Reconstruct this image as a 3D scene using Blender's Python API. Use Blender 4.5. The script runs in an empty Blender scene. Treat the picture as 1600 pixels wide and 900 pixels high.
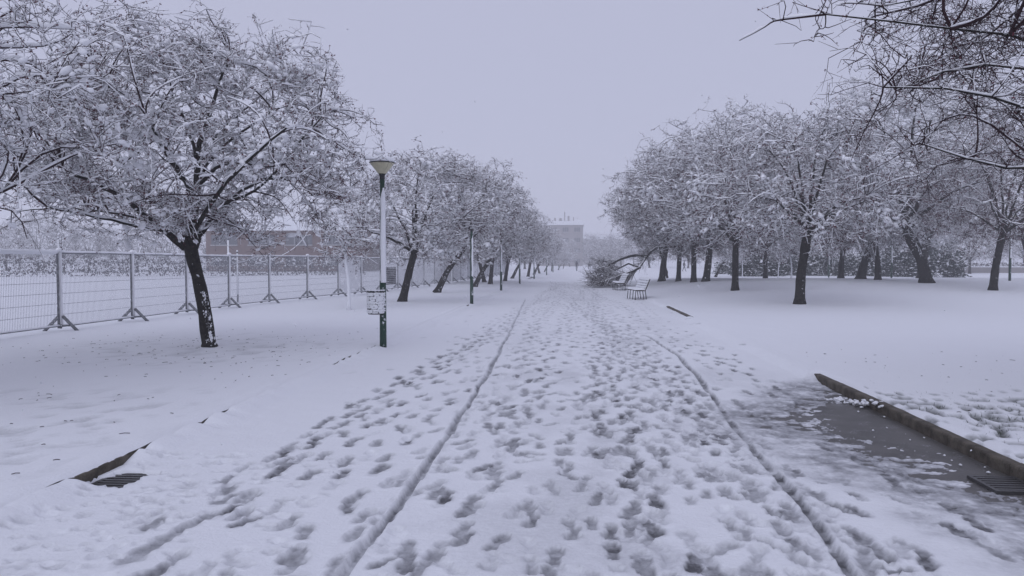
import bpy, math, time
import numpy as np
from mathutils import Vector, Matrix, Euler
T_START = time.time()
SC = bpy.context.scene
COL = SC.collection
R = math.radians

# ---------------------------------------------------------------- camera, sky, sun, exposure
F_PX, CX, CY = 1180.0, 800.0, 450.0           # focal length and centre of the 1600 x 900 photograph
EYE = 1.73
PITCH, YAW = R(-2.04), R(4.26)
cam_d = bpy.data.cameras.new('camera'); cam = bpy.data.objects.new('camera', cam_d); COL.objects.link(cam)
cam.location = (0, 0, EYE); cam.rotation_euler = (R(90) + PITCH, 0, YAW)
cam_d.sensor_width = 36.0; cam_d.lens = 36.0 * F_PX / 1600.0
cam_d.clip_start = 0.05; cam_d.clip_end = 6000
SC.camera = cam
SC.render.resolution_x, SC.render.resolution_y = 1024, 576
CAMM = Euler((R(90) + PITCH, 0, YAW)).to_matrix()
def ray(px, py):
    return CAMM @ Vector(((px - CX) / F_PX, -(py - CY) / F_PX, -1.0))
def at_y(px, py, Y):                          # the point of that line of sight at distance Y down the park
    d = ray(px, py); t = Y / d.y
    return Vector((d.x * t, Y, EYE + d.z * t))

SUN_EL, SUN_AZ = R(38), R(200)                # veiled sun behind the clouds, behind the viewer
world = bpy.data.worlds.new('World'); SC.world = world; world.use_nodes = True
wn, wl = world.node_tree.nodes, world.node_tree.links
wn.clear()
wo = wn.new('ShaderNodeOutputWorld'); bg = wn.new('ShaderNodeBackground')
sky = wn.new('ShaderNodeTexSky'); sky.sky_type = 'NISHITA'; sky.sun_disc = False
sky.sun_elevation = SUN_EL; sky.sun_rotation = SUN_AZ
mx = wn.new('ShaderNodeMix'); mx.data_type = 'RGBA'; mx.inputs[0].default_value = 0.93   # a closed cloud deck over the clear sky
mx.inputs[7].default_value = (4.93, 5.05, 6.60, 1)
wl.new(sky.outputs[0], mx.inputs[6]); wl.new(mx.outputs[2], bg.inputs[0])
bg.inputs[1].default_value = 0.1
wl.new(bg.outputs[0], wo.inputs[0])
sun_d = bpy.data.lights.new('sun', 'SUN'); sun = bpy.data.objects.new('sun', sun_d); COL.objects.link(sun)
sun_d.energy = 0.75; sun_d.angle = R(60); sun_d.color = (0.86, 0.9, 1.0)
sun.rotation_euler = (R(90) - SUN_EL, 0, R(180) - SUN_AZ)
SC.view_settings.view_transform = 'Standard'; SC.view_settings.look = 'None'
SC.view_settings.exposure = 0.03; SC.view_settings.gamma = 1.0
cy = SC.cycles
cy.use_denoising = True; cy.max_bounces = 6; cy.diffuse_bounces = 3; cy.glossy_bounces = 2
cy.transmission_bounces = 2; cy.volume_bounces = 2; cy.transparent_max_bounces = 6
cy.caustics_reflective = False; cy.caustics_refractive = False
cy.use_adaptive_sampling = True; cy.adaptive_threshold = 0.015

# ---------------------------------------------------------------- helpers
class MB:
    """collects vertices and faces, links them as ONE mesh object"""
    def __init__(s): s.v = []; s.f = []; s.n = 0; s.att = {}
    def add(s, v, *faces, **att):
        v = np.asarray(v, dtype=np.float32).reshape(-1, 3)
        for f in faces:
            f = np.asarray(f, dtype=np.int64)
            if len(f): s.f.append(f + s.n)
        s.v.append(v); s.n += len(v)
        for k, a in att.items(): s.att.setdefault(k, []).append(np.asarray(a, dtype=np.float32))
    def mesh(s, name, smooth=False):
        me = bpy.data.meshes.new(name)
        V = np.concatenate(s.v) if s.v else np.zeros((0, 3), np.float32)
        me.vertices.add(len(V)); me.vertices.foreach_set('co', V.ravel())
        loops = np.concatenate([f.ravel() for f in s.f]).astype(np.int32)
        tot = np.concatenate([np.full(len(f), f.shape[1], np.int32) for f in s.f])
        st = np.concatenate([[0], np.cumsum(tot)[:-1]]).astype(np.int32)
        me.loops.add(len(loops)); me.loops.foreach_set('vertex_index', loops)
        me.polygons.add(len(tot)); me.polygons.foreach_set('loop_start', st); me.polygons.foreach_set('loop_total', tot)
        me.polygons.foreach_set('use_smooth', np.full(len(tot), bool(smooth)))
        for k, a in s.att.items():
            a = np.concatenate(a)
            at = me.attributes.new(k, 'FLOAT', 'POINT'); at.data.foreach_set('value', a)
        me.update(calc_edges=True)
        return me
    def build(s, name, mat, parent=None, smooth=False, kind=None):
        return link(name, s.mesh(name, smooth), mat, parent, kind)

def link(name, me, mat, parent=None, kind=None):
    if mat and not me.materials: me.materials.append(mat)
    o = bpy.data.objects.new(name, me); COL.objects.link(o)
    if parent: o.parent = parent
    if kind: o['kind'] = kind
    return o
def tag(o, label=None, cat=None, group=None, kind=None):
    if label: o['label'] = label
    if cat: o['category'] = cat
    if group: o['group'] = group
    if kind: o['kind'] = kind
    return o
def empty(name, loc, label, cat, group=None, rz=0.0):
    o = bpy.data.objects.new(name, None); COL.objects.link(o)
    o.location = loc; o.rotation_euler = (0, 0, rz); o.empty_display_size = 0.3
    return tag(o, label, cat, group)
def dup(root, loc, rz=0.0, sc=1.0, label=None, group=None, lean=(0, 0)):
    r = root.copy(); COL.objects.link(r)
    r.location = loc; r.rotation_euler = (lean[0], lean[1], rz)
    r.scale = (sc, sc, sc) if np.isscalar(sc) else sc
    if label: r['label'] = label
    if group: r['group'] = group
    for ch in list(root.children):
        c = ch.copy(); COL.objects.link(c); c.parent = r
        for g in list(ch.children):
            d = g.copy(); COL.objects.link(d); d.parent = c
    return r

def box(mb, c, s, rz=0.0, M=None):
    c = np.asarray(c, float); h = np.asarray(s, float) / 2
    v = np.array([[x, y, z] for z in (-1, 1) for y in (-1, 1) for x in (-1, 1)], float) * h
    if rz:
        ca, sa = math.cos(rz), math.sin(rz); v = v @ np.array([[ca, sa, 0], [-sa, ca, 0], [0, 0, 1]])
    if M is not None: v = v @ np.asarray(M).T
    mb.add(v + c, [[0, 2, 3, 1], [4, 5, 7, 6], [0, 1, 5, 4], [2, 6, 7, 3], [0, 4, 6, 2], [1, 3, 7, 5]])
def nrm(a): return a / np.maximum(np.linalg.norm(a, axis=-1, keepdims=True), 1e-9)

def tubes(mb, P, Rr, S=3, cap=False, squash=None):
    """P (N,K,3) polylines, Rr (N,K) radii"""
    P = np.asarray(P, float); Rr = np.asarray(Rr, float)
    N, K, _ = P.shape
    if N == 0: return
    T = np.empty_like(P); T[:, 1:-1] = P[:, 2:] - P[:, :-2]; T[:, 0] = P[:, 1] - P[:, 0]; T[:, -1] = P[:, -1] - P[:, -2]
    T = nrm(T)
    up = np.zeros_like(T); up[..., 2] = 1.0
    m = np.abs(T[..., 2]).max(axis=1) > 0.93
    up[m] = [0.0, 1.0, 0.0]
    U = nrm(np.cross(T, up)); W = np.cross(U, T)
    a = np.arange(S) * 2 * np.pi / S + np.pi / 2
    ca, sa = np.cos(a), np.sin(a)
    q = 1.0 if squash is None else squash
    ring = P[:, :, None] + Rr[:, :, None, None] * (ca[None, None, :, None] * U[:, :, None] + q * sa[None, None, :, None] * W[:, :, None])
    base = (np.arange(N)[:, None, None] * K + np.arange(K - 1)[None, :, None]) * S
    j = np.arange(S)[None, None, :]; j2 = (j + 1) % S
    q4 = np.stack([base + j, base + j2, base + S + j2, base + S + j], axis=-1).reshape(-1, 4)
    fs = [q4]
    if cap and S > 2:
        e = np.arange(N)[:, None] * K * S
        fs.append(e + np.arange(S)[None, ::-1]); fs.append(e + (K - 1) * S + np.arange(S)[None])
    mb.add(ring.reshape(-1, 3), *fs)
def tube1(mb, pts, rad, S=8, cap=True):
    pts = np.asarray(pts, float)[None]; rad = np.broadcast_to(np.asarray(rad, float), (pts.shape[1],))[None]
    tubes(mb, pts, rad, S, cap)
def lathe(mb, prof, S=16, c=(0, 0, 0), capb=True, capt=True):
    a = np.arange(S) * 2 * np.pi / S
    v = np.array([[r * math.cos(t), r * math.sin(t), z] for r, z in prof for t in a]) + np.asarray(c)
    n = len(prof); q = []
    for k in range(n - 1):
        for j in range(S): q.append([k * S + j, k * S + (j + 1) % S, (k + 1) * S + (j + 1) % S, (k + 1) * S + j])
    caps = []
    if capb: caps.append(list(range(S))[::-1])
    if capt: caps.append([(n - 1) * S + j for j in range(S)])
    mb.add(v, q, *([caps] if caps else []))
_t = (1 + 5 ** .5) / 2
ICO_V = nrm(np.array([[-1, _t, 0], [1, _t, 0], [-1, -_t, 0], [1, -_t, 0], [0, -1, _t], [0, 1, _t], [0, -1, -_t], [0, 1, -_t], [_t, 0, -1], [_t, 0, 1], [-_t, 0, -1], [-_t, 0, 1]], float))
ICO_F = np.array([[0, 11, 5], [0, 5, 1], [0, 1, 7], [0, 7, 10], [0, 10, 11], [1, 5, 9], [5, 11, 4], [11, 10, 2], [10, 7, 6], [7, 1, 8], [3, 9, 4], [3, 4, 2], [3, 2, 6], [3, 6, 8], [3, 8, 9], [4, 9, 5], [2, 4, 11], [6, 2, 10], [8, 6, 7], [9, 8, 1]])
OCT_V = np.array([[1, 0, 0], [-1, 0, 0], [0, 1, 0], [0, -1, 0], [0, 0, 1], [0, 0, -1]], float)
OCT_F = np.array([[0, 2, 4], [2, 1, 4], [1, 3, 4], [3, 0, 4], [2, 0, 5], [1, 2, 5], [3, 1, 5], [0, 3, 5]])
def sub_ico():
    v = [tuple(p) for p in ICO_V]; cache = {}; f2 = []
    def mid(a, b):
        k = (min(a, b), max(a, b))
        if k not in cache:
            m = (np.array(v[a]) + np.array(v[b])) / 2; m /= np.linalg.norm(m); v.append(tuple(m)); cache[k] = len(v) - 1
        return cache[k]
    for a, b, c in ICO_F:
        ab, bc, ca = mid(a, b), mid(b, c), mid(c, a); f2 += [[a, ab, ca], [b, bc, ab], [c, ca, bc], [ab, bc, ca]]
    return np.array(v), np.array(f2)
ICO2_V, ICO2_F = sub_ico()
def blobs(mb, C, D, L, Wd, H, rng, lod=1, jit=0.25):
    """snow clumps: centres C, long axis D, half sizes L, Wd, H"""
    n = len(C)
    if n == 0: return
    bv, bf = (OCT_V, OCT_F) if lod == 0 else ((ICO_V, ICO_F) if lod == 1 else (ICO2_V, ICO2_F))
    D = nrm(D); up = np.tile([0.0, 0, 1.0], (n, 1)); m = np.abs(D[:, 2]) > .95; up[m] = [0, 1, 0]
    U = nrm(np.cross(D, up)); W = np.cross(U, D)
    v = bv[None] * (1 + jit * (rng.random((n, len(bv), 1)) - .5) * 2)
    X = C[:, None] + v[..., :1] * (D * L[:, None])[:, None] + v[..., 1:2] * (U * Wd[:, None])[:, None] + v[..., 2:] * (W * H[:, None])[:, None]
    f = (np.arange(n)[:, None, None] * len(bv) + bf[None]).reshape(-1, 3)
    mb.add(X.reshape(-1, 3), f)

def lattice(X, Y, freq, seed):
    """smooth value noise on arrays, -1..1"""
    x = X * freq; y = Y * freq
    xi = np.floor(x).astype(np.int64); yi = np.floor(y).astype(np.int64); fx = x - xi; fy = y - yi
    def h(a, b):
        n = (a * 374761393 + b * 668265263 + seed * 974634777) & 0xFFFFFFFF
        n = ((n ^ (n >> 13)) * 1274126177) & 0xFFFFFFFF
        n = n ^ (n >> 16)
        return (n & 0xFFFF) / 32767.5 - 1
    fx = fx * fx * (3 - 2 * fx); fy = fy * fy * (3 - 2 * fy)
    return (h(xi, yi) * (1 - fx) + h(xi + 1, yi) * fx) * (1 - fy) + (h(xi, yi + 1) * (1 - fx) + h(xi + 1, yi + 1) * fx) * fy
def sstep(x, a, b):
    t = np.clip((x - a) / (b - a), 0, 1); return t * t * (3 - 2 * t)

# ---------------------------------------------------------------- materials
def mat(name, color, rough=0.8, bump=0.0, bscale=40.0, var=0.0, vscale=8.0, spec=0.3, color2=None, metal=0.0, trans=0.0, emit=None):
    m = bpy.data.materials.new(name); m.use_nodes = True
    nt = m.node_tree; n, l = nt.nodes, nt.links; b = n['Principled BSDF']
    b.inputs['Roughness'].default_value = rough; b.inputs['Specular IOR Level'].default_value = spec
    b.inputs['Metallic'].default_value = metal
    if trans: b.inputs['Transmission Weight'].default_value = trans
    c = (*color, 1)
    b.inputs['Base Color'].default_value = c
    if var or color2:
        tc = n.new('ShaderNodeTexCoord'); no = n.new('ShaderNodeTexNoise'); no.inputs['Scale'].default_value = vscale
        no.inputs['Detail'].default_value = 5; no.inputs['Roughness'].default_value = 0.65
        l.new(tc.outputs['Object'], no.inputs['Vector'])
        ra = n.new('ShaderNodeValToRGB'); ra.color_ramp.elements[0].position = .36; ra.color_ramp.elements[1].position = .64
        ra.color_ramp.elements[0].color = (*(np.array(color) * (1 - var)), 1)
        ra.color_ramp.elements[1].color = (*(color2 if color2 else np.minimum(np.array(color) * (1 + var), 1)), 1)
        l.new(no.outputs['Fac'], ra.inputs['Fac']); l.new(ra.outputs['Color'], b.inputs['Base Color'])
    if bump:
        tc2 = n.new('ShaderNodeTexCoord'); nb = n.new('ShaderNodeTexNoise'); nb.inputs['Scale'].default_value = bscale; nb.inputs['Detail'].default_value = 6
        bp = n.new('ShaderNodeBump'); bp.inputs['Strength'].default_value = bump; bp.inputs['Distance'].default_value = 0.02
        l.new(tc2.outputs['Object'], nb.inputs['Vector']); l.new(nb.outputs['Fac'], bp.inputs['Height']); l.new(bp.outputs['Normal'], b.inputs['Normal'])
    return m
SNOW = (0.83, 0.84, 0.87)
M = {}
M['snow'] = mat('snow', SNOW, 0.75, 0.25, 30, spec=0.15)
M['tree_snow'] = mat('tree_snow', (0.90, 0.905, 0.93), 0.8, spec=0.1)
M['bark'] = mat('bark', (0.014, 0.011, 0.011), 0.85, 0.9, 28, var=0.4, vscale=14, color2=(0.032, 0.028, 0.023), spec=0.15)
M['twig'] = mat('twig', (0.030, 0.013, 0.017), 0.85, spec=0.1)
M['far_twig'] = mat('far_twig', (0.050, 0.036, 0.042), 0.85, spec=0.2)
M['leaf'] = mat('plum_leaf', (0.105, 0.032, 0.042), 0.7, var=0.35, vscale=3, spec=0.1)
M['evergreen'] = mat('evergreen', (0.022, 0.035, 0.030), 0.6, var=0.3, vscale=3, spec=0.2)
M['green_paint'] = mat('green_paint', (0.012, 0.045, 0.028), 0.45, 0.1, 60, var=0.2, vscale=20)
M['steel'] = mat('galvanised_steel', (0.20, 0.205, 0.22), 0.5, 0.1, 80, var=0.3, vscale=12, metal=0.3)
M['wire'] = mat('galvanised_wire', (0.30, 0.31, 0.34), 0.5)
M['lamp_shade'] = mat('lamp_shade', (0.50, 0.47, 0.33), 0.35, var=0.12, vscale=10)
M['black_iron'] = mat('black_iron', (0.015, 0.015, 0.017), 0.5, 0.3, 60)
M['wet_iron'] = mat('wet_iron', (0.045, 0.043, 0.043), 0.3, 0.3, 60, spec=.6)
M['kerb'] = mat('kerb_concrete', (0.075, 0.062, 0.046), 0.75, 0.6, 60, var=0.35, vscale=7, color2=(0.13, 0.112, 0.088))
M['bench_wood'] = mat('bench_wood', (0.05, 0.035, 0.028), 0.7, 0.3, 40, var=0.2)
M['brick'] = mat('brick_red', (0.115, 0.062, 0.052), 0.85, var=0.15, vscale=1.5)
M['window'] = mat('window_glass', (0.05, 0.055, 0.07), 0.15, spec=0.6)
M['sill'] = mat('pale_sill', (0.42, 0.42, 0.44), 0.8)
M['render_grey'] = mat('render_grey', (0.26, 0.24, 0.24), 0.85, var=0.1, vscale=.3)
M['skin'] = mat('skin', (0.35, 0.2, 0.15), 0.6)
M['dark_cloth'] = mat('dark_cloth', (0.025, 0.026, 0.035), 0.9)
M['blue_cloth'] = mat('blue_cloth', (0.04, 0.05, 0.09), 0.9)
M['grass'] = mat('grass_blade', (0.030, 0.045, 0.022), 0.7, var=0.4, vscale=4)
M['flake'] = mat('snowflake', (0.62, 0.63, 0.66), 0.9)

def path_snow_material():
    m = bpy.data.materials.new('trodden_snow'); m.use_nodes = True
    n, l = m.node_tree.nodes, m.node_tree.links; b = n['Principled BSDF']
    b.inputs['Specular IOR Level'].default_value = 0.2
    at = n.new('ShaderNodeAttribute'); at.attribute_name = 'slush'
    geo = n.new('ShaderNodeNewGeometry')
    no = n.new('ShaderNodeTexNoise'); no.inputs['Scale'].default_value = 26; no.inputs['Detail'].default_value = 6; no.inputs['Roughness'].default_value = .7
    l.new(geo.outputs['Position'], no.inputs['Vector'])
    ad = n.new('ShaderNodeMath'); ad.operation = 'MULTIPLY_ADD'; ad.inputs[1].default_value = 0.9; ad.inputs[2].default_value = -0.45
    l.new(no.outputs['Fac'], ad.inputs[0])
    mu = n.new('ShaderNodeMath'); mu.operation = 'MULTIPLY'; l.new(ad.outputs[0], mu.inputs[0])
    mr = n.new('ShaderNodeMath'); mr.operation = 'SQRT'; l.new(at.outputs['Fac'], mr.inputs[0]); l.new(mr.outputs[0], mu.inputs[1])
    su = n.new('ShaderNodeMath'); su.operation = 'ADD'; su.use_clamp = True; l.new(at.outputs['Fac'], su.inputs[0]); l.new(mu.outputs[0], su.inputs[1])
    ra = n.new('ShaderNodeValToRGB'); e = ra.color_ramp.elements
    e[0].position = 0.0; e[0].color = (*SNOW, 1)
    e[1].position = 1.0; e[1].color = (0.10, 0.10, 0.108, 1)
    k = e.new(0.45); k.color = (0.44, 0.445, 0.47, 1)
    l.new(su.outputs[0], ra.inputs['Fac']); l.new(ra.outputs['Color'], b.inputs['Base Color'])
    rr = n.new('ShaderNodeMapRange'); rr.inputs['To Min'].default_value = 0.8; rr.inputs['To Max'].default_value = 0.4
    l.new(su.outputs[0], rr.inputs['Value']); l.new(rr.outputs[0], b.inputs['Roughness'])
    n2 = n.new('ShaderNodeTexNoise'); n2.inputs['Scale'].default_value = 34; n2.inputs['Detail'].default_value = 8; n2.inputs['Roughness'].default_value = .6
    l.new(geo.outputs['Position'], n2.inputs['Vector'])
    bp = n.new('ShaderNodeBump'); bp.inputs['Strength'].default_value = 0.45; bp.inputs['Distance'].default_value = 0.02
    l.new(n2.outputs['Fac'], bp.inputs['Height']); l.new(bp.outputs['Normal'], b.inputs['Normal'])
    return m
M['path_snow'] = path_snow_material()

def wet_material():
    m = bpy.data.materials.new('wet_paving'); m.use_nodes = True
    n, l = m.node_tree.nodes, m.node_tree.links; b = n['Principled BSDF']
    geo = n.new('ShaderNodeNewGeometry')
    no = n.new('ShaderNodeTexNoise'); no.inputs['Scale'].default_value = 2.2; no.inputs['Detail'].default_value = 8; no.inputs['Roughness'].default_value = .65
    l.new(geo.outputs['Position'], no.inputs['Vector'])
    ra = n.new('ShaderNodeValToRGB'); e = ra.color_ramp.elements
    e[0].position = .3; e[0].color = (0.055, 0.052, 0.048, 1); e[1].position = .7; e[1].color = (0.125, 0.118, 0.112, 1)
    l.new(no.outputs['Fac'], ra.inputs['Fac']); l.new(ra.outputs['Color'], b.inputs['Base Color'])
    sp = n.new('ShaderNodeTexNoise'); sp.inputs['Scale'].default_value = 55; sp.inputs['Detail'].default_value = 3; l.new(geo.outputs['Position'], sp.inputs['Vector'])
    sp2 = n.new('ShaderNodeTexNoise'); sp2.inputs['Scale'].default_value = 5; sp2.inputs['Detail'].default_value = 7; l.new(geo.outputs['Position'], sp2.inputs['Vector'])
    ad = n.new('ShaderNodeMath'); ad.operation = 'ADD'; l.new(sp.outputs['Fac'], ad.inputs[0]); l.new(sp2.outputs['Fac'], ad.inputs[1])
    mr = n.new('ShaderNodeMapRange'); mr.inputs['From Min'].default_value = 1.13; mr.inputs['From Max'].default_value = 1.36; mr.inputs['To Max'].default_value = .6; l.new(ad.outputs[0], mr.inputs['Value'])
    mi = n.new('ShaderNodeMix'); mi.data_type = 'RGBA'; l.new(mr.outputs[0], mi.inputs[0]); l.new(ra.outputs['Color'], mi.inputs[6]); mi.inputs[7].default_value = (.5, .5, .53, 1); l.new(mi.outputs[2], b.inputs['Base Color'])
    b.inputs['Roughness'].default_value = 0.42; b.inputs['Specular IOR Level'].default_value = 0.35
    n2 = n.new('ShaderNodeTexNoise'); n2.inputs['Scale'].default_value = 90; n2.inputs['Detail'].default_value = 4
    l.new(geo.outputs['Position'], n2.inputs['Vector'])
    bp = n.new('ShaderNodeBump'); bp.inputs['Strength'].default_value = 0.5; bp.inputs['Distance'].default_value = 0.004
    l.new(n2.outputs['Fac'], bp.inputs['Height']); l.new(bp.outputs['Normal'], b.inputs['Normal'])
    return m
M['wet'] = wet_material()

def plastered(name, base, amount, face=(0.35, -0.9, 0.1)):
    """bark with wind-driven snow stuck in patches on the weather side"""
    m = base.copy(); m.name = name
    n, l = m.node_tree.nodes, m.node_tree.links; b = n['Principled BSDF']
    old = b.inputs['Base Color'].links[0].from_socket
    geo = n.new('ShaderNodeNewGeometry'); dp = n.new('ShaderNodeVectorMath'); dp.operation = 'DOT_PRODUCT'
    f = Vector(face).normalized(); dp.inputs[1].default_value = f
    l.new(geo.outputs['Normal'], dp.inputs[0])
    tc = n.new('ShaderNodeTexCoord'); no = n.new('ShaderNodeTexNoise'); no.inputs['Scale'].default_value = 11; no.inputs['Detail'].default_value = 6; no.inputs['Roughness'].default_value = .7
    l.new(tc.outputs['Object'], no.inputs['Vector'])
    a = n.new('ShaderNodeMath'); a.operation = 'MULTIPLY_ADD'; a.inputs[1].default_value = 0.22; l.new(dp.outputs['Value'], a.inputs[0]); l.new(no.outputs['Fac'], a.inputs[2])
    mr = n.new('ShaderNodeMapRange'); mr.inputs['From Min'].default_value = 1.02 - amount - .015; mr.inputs['From Max'].default_value = 1.02 - amount + .015
    l.new(a.outputs[0], mr.inputs['Value'])
    mi = n.new('ShaderNodeMix'); mi.data_type = 'RGBA'; l.new(mr.outputs[0], mi.inputs[0]); l.new(old, mi.inputs[6]); mi.inputs[7].default_value = (*SNOW, 1)
    l.new(mi.outputs[2], b.inputs['Base Color'])
    return m
M['bark_flecked'] = plastered('bark_flecked', M['bark'], 0.17)
M['bark_white'] = plastered('bark_white', M['bark'], 0.22)
M['sapling_bark'] = plastered('sapling_bark', M['bark'], 0.56)
M['green_post'] = plastered('green_post', M['green_paint'], 0.24, (0.6, -0.7, 0.1))

# ---------------------------------------------------------------- the lie of the land
KL, KR = -3.68, 3.54                            # kerb faces left and right of the path
def terrain(X, Y):
    X = np.asarray(X, float); Y = np.asarray(Y, float)
    z = 0.13 + 0 * X
    mound = 0.45 * sstep(X, 3.6, 9.5) * sstep(Y, 22, 45) * (1 - sstep(Y, 47, 80)) * (1 - .35 * sstep(X, 30, 60))
    z = z + mound - 0.12 * sstep(np.abs(X), 12, 60) * (1 - sstep(Y, 200, 300)) * (X < 0)
    z = z + 0.03 * lattice(X, Y, 0.22, 3) * sstep(np.abs(X), 3.5, 7) + 0.012 * lattice(X, Y, 0.9, 4) * (Y < 40) * sstep(np.abs(X), 3.5, 4.5)
    return z
def G(px, Y):                                   # ground point of the photograph's column px at distance Y
    p = at_y(px, 420, Y); X = p.x
    z = float(terrain(X, Y)) if (X < KL or X > KR) else 0.04
    return Vector((X, Y, z))
def grid(mb, xs, ys, Z, **att):
    nx, ny = len(xs), len(ys)
    X, Y = np.meshgrid(xs, ys)
    v = np.stack([X, Y, Z], -1).reshape(-1, 3)
    i = (np.arange(ny - 1)[:, None] * nx + np.arange(nx - 1)[None]).reshape(-1)
    mb.add(v, np.stack([i, i + 1, i + nx + 1, i + nx], -1), **{k: a.ravel() for k, a in att.items()})
def steps(a, b, s0, growth, smax):
    out = [a]; s = s0
    while out[-1] < b: out.append(out[-1] + s); s = min(s * growth, smax)
    return np.array(out)

g = MB(); grid(g, np.array([-2500., -400, 400, 2500]), np.array([-60., -18, 700, 3500]), np.full((4, 4), -0.35))
tag(g.build('ground', M['snow']), kind='structure')

# path paving under the snow
g = MB(); grid(g, np.array([KL - .1, KR + .1]), np.array([-18., 520]), np.zeros((2, 2)))
tag(g.build('path', M['wet']), kind='structure')

# ---- trodden snow on the path
xs = np.arange(KL + 0.004, KR - .003, 0.0205); xs = np.append(xs, KR - 0.004)
ys = [2.6]
while ys[-1] < 75:
    d = ys[-1]; ys.append(d + (0.0185 if d < 7 else 0.0185 * (d / 7) ** 1.6))
ys = np.array(ys)
X, Y = np.meshgrid(xs, ys)
rng = np.random.default_rng(11)
base = 0.058 + 0.007 * lattice(X, Y, 1.7, 1) + 0.004 * lattice(X, Y, 5, 2) + 0.0018 * lattice(X, Y, 15, 5) + .0012 * lattice(X, Y, 37, 8)
depth = np.zeros_like(X); slush = np.zeros_like(X); rim = np.zeros_like(X)
slush += 0.2 * sstep(lattice(X, Y * .7, 0.9, 21) + .6 * lattice(X, Y * .6, 3.1, 22) + .3 * lattice(X, Y * .6, 9, 23), -.1, .9) * np.exp(-((X - .8) / 1.8) ** 2)
def stamp(cx, cy, ang, size=1.0, dep=.035, sl=.5, kind=0):
    size = size * .90; rr = 0.30 * size
    a0, a1 = np.searchsorted(xs, [cx - rr, cx + rr]); b0, b1 = np.searchsorted(ys, [cy - rr, cy + rr])
    if a1 <= a0 or b1 <= b0: return
    x = X[b0:b1, a0:a1] - cx; y = Y[b0:b1, a0:a1] - cy
    c, s = math.cos(ang), math.sin(ang)
    u = (y * c + x * s) / size; v = (x * c - y * s) / size
    wob = 0.09 * lattice(x + cx * 7, y + cy * 7, 17, int(cx * 97 + cy * 31) & 1023)
    if kind == 0:
        f1 = ((u - .055) / .095) ** 2 + (v / .056) ** 2
        f2 = ((u + .095) / .062) ** 2 + ((v + .004) / .043) ** 2
        f3 = (u / .10) ** 2 + (v / .034) ** 2
        q = np.sqrt(np.minimum(np.minimum(f1, f2), f3)) + wob * 1.6
    else:
        q = np.sqrt((u / .085) ** 2 + (v / .06) ** 2) + wob * 3
    mk = 1 - sstep(q, .84, 1.06)
    tread = 0.15 * np.sin(u * 260) * (kind == 0)
    dd = depth[b0:b1, a0:a1]; ss = slush[b0:b1, a0:a1]; ri = rim[b0:b1, a0:a1]
    dl = mk * dep * (1 + tread + .35 * (u > .02) * mk)
    np.maximum(dd, dl, out=dd)
    np.maximum(ss, mk * sl * (1.1 + 1.6 * wob * 3), out=ss)
    np.maximum(ss, np.exp(-np.maximum(q - .9, 0) ** 2 / .12) * sl * .42, out=ss)
    np.maximum(ri, np.exp(-((q - 1.22) / .18) ** 2) * .007, out=ri)
# people who walked here: (start x, end x, heading noise, weight)
walkers = []
for k in range(30): walkers.append((rng.normal(.75, 1.15), rng.normal(.6, .9), rng.random() < .5))
for k in range(13): walkers.append((rng.uniform(-2.9, -.9), rng.uniform(-1.5, .4), rng.random() < .5))
for k in range(4): walkers.append((rng.uniform(2.2, 3.0), rng.uniform(1.2, 2.8), rng.random() < .5))
for x0, x1, back in walkers:
    y = rng.uniform(1.8, 2.8); side = 1; off = rng.uniform(.07, .12); stride = rng.uniform(.62, .82); sc = rng.uniform(.9, 1.12)
    p1, p2 = rng.uniform(0, 6, 2); am = rng.uniform(.05, .3); dp0 = rng.uniform(.015, .029); sl0 = rng.uniform(.15, .62)
    while y < 60:
        t = min(y / 45, 1); xc = x0 * (1 - t) + x1 * t + am * math.sin(y * .35 + p1)
        slope = am * .35 * math.cos(y * .35 + p1) + (x1 - x0) / 45
        if rng.random() < .9 and KL + .1 < xc < KR:
            ang = math.atan(slope) + rng.normal(0, .12) + side * .12 + (math.pi if back else 0)
            kx, ky = xc + side * off + rng.normal(0, .03), y + rng.normal(0, .04)
            stamp(kx, ky, ang, sc, dp0 * rng.uniform(.75, 1.2), np.clip(sl0 + rng.normal(0, .16), .03, .85))
            if rng.random() < .3: stamp(kx + rng.normal(0, .02), ky - (.1 + rng.random() * .1), ang, sc * .8, dp0 * .4, .1, 1)
        y += stride * .92 * rng.uniform(.92, 1.08) * .78; side = -side
# crossing steps, toe scuffs and slipped prints
for k in range(480):
    x, y = rng.normal(.6, 1.5), 2.8 + rng.random() ** 1.4 * 30
    if KL + .1 < x < KR - .1: stamp(x, y, rng.normal(0, .5) + (math.pi if rng.random() < .5 else 0), rng.uniform(.75, 1.05), rng.uniform(.012, .028), rng.uniform(.1, .6), int(rng.random() < .4))
for k in range(230):
    stamp(rng.normal(.9, 1.1), 3.2 + rng.random() * 6.5, rng.normal(0, .3) + (math.pi if rng.random() < .5 else 0), rng.uniform(.85, 1.1), rng.uniform(.012, .026), rng.uniform(.15, .55))
# drip dimples beneath the trees at the left edge of the path
for k in range(420):
    x, y = rng.uniform(KL + .1, -1.6), rng.uniform(3, 6.3)
    if rng.random() < sstep(np.array(-1.3 - x), 0, 1.4): stamp(x, y, rng.uniform(-1.8, -1.0), rng.uniform(.35, .9), rng.uniform(.008, .022), rng.uniform(0, .2), 1)
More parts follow.
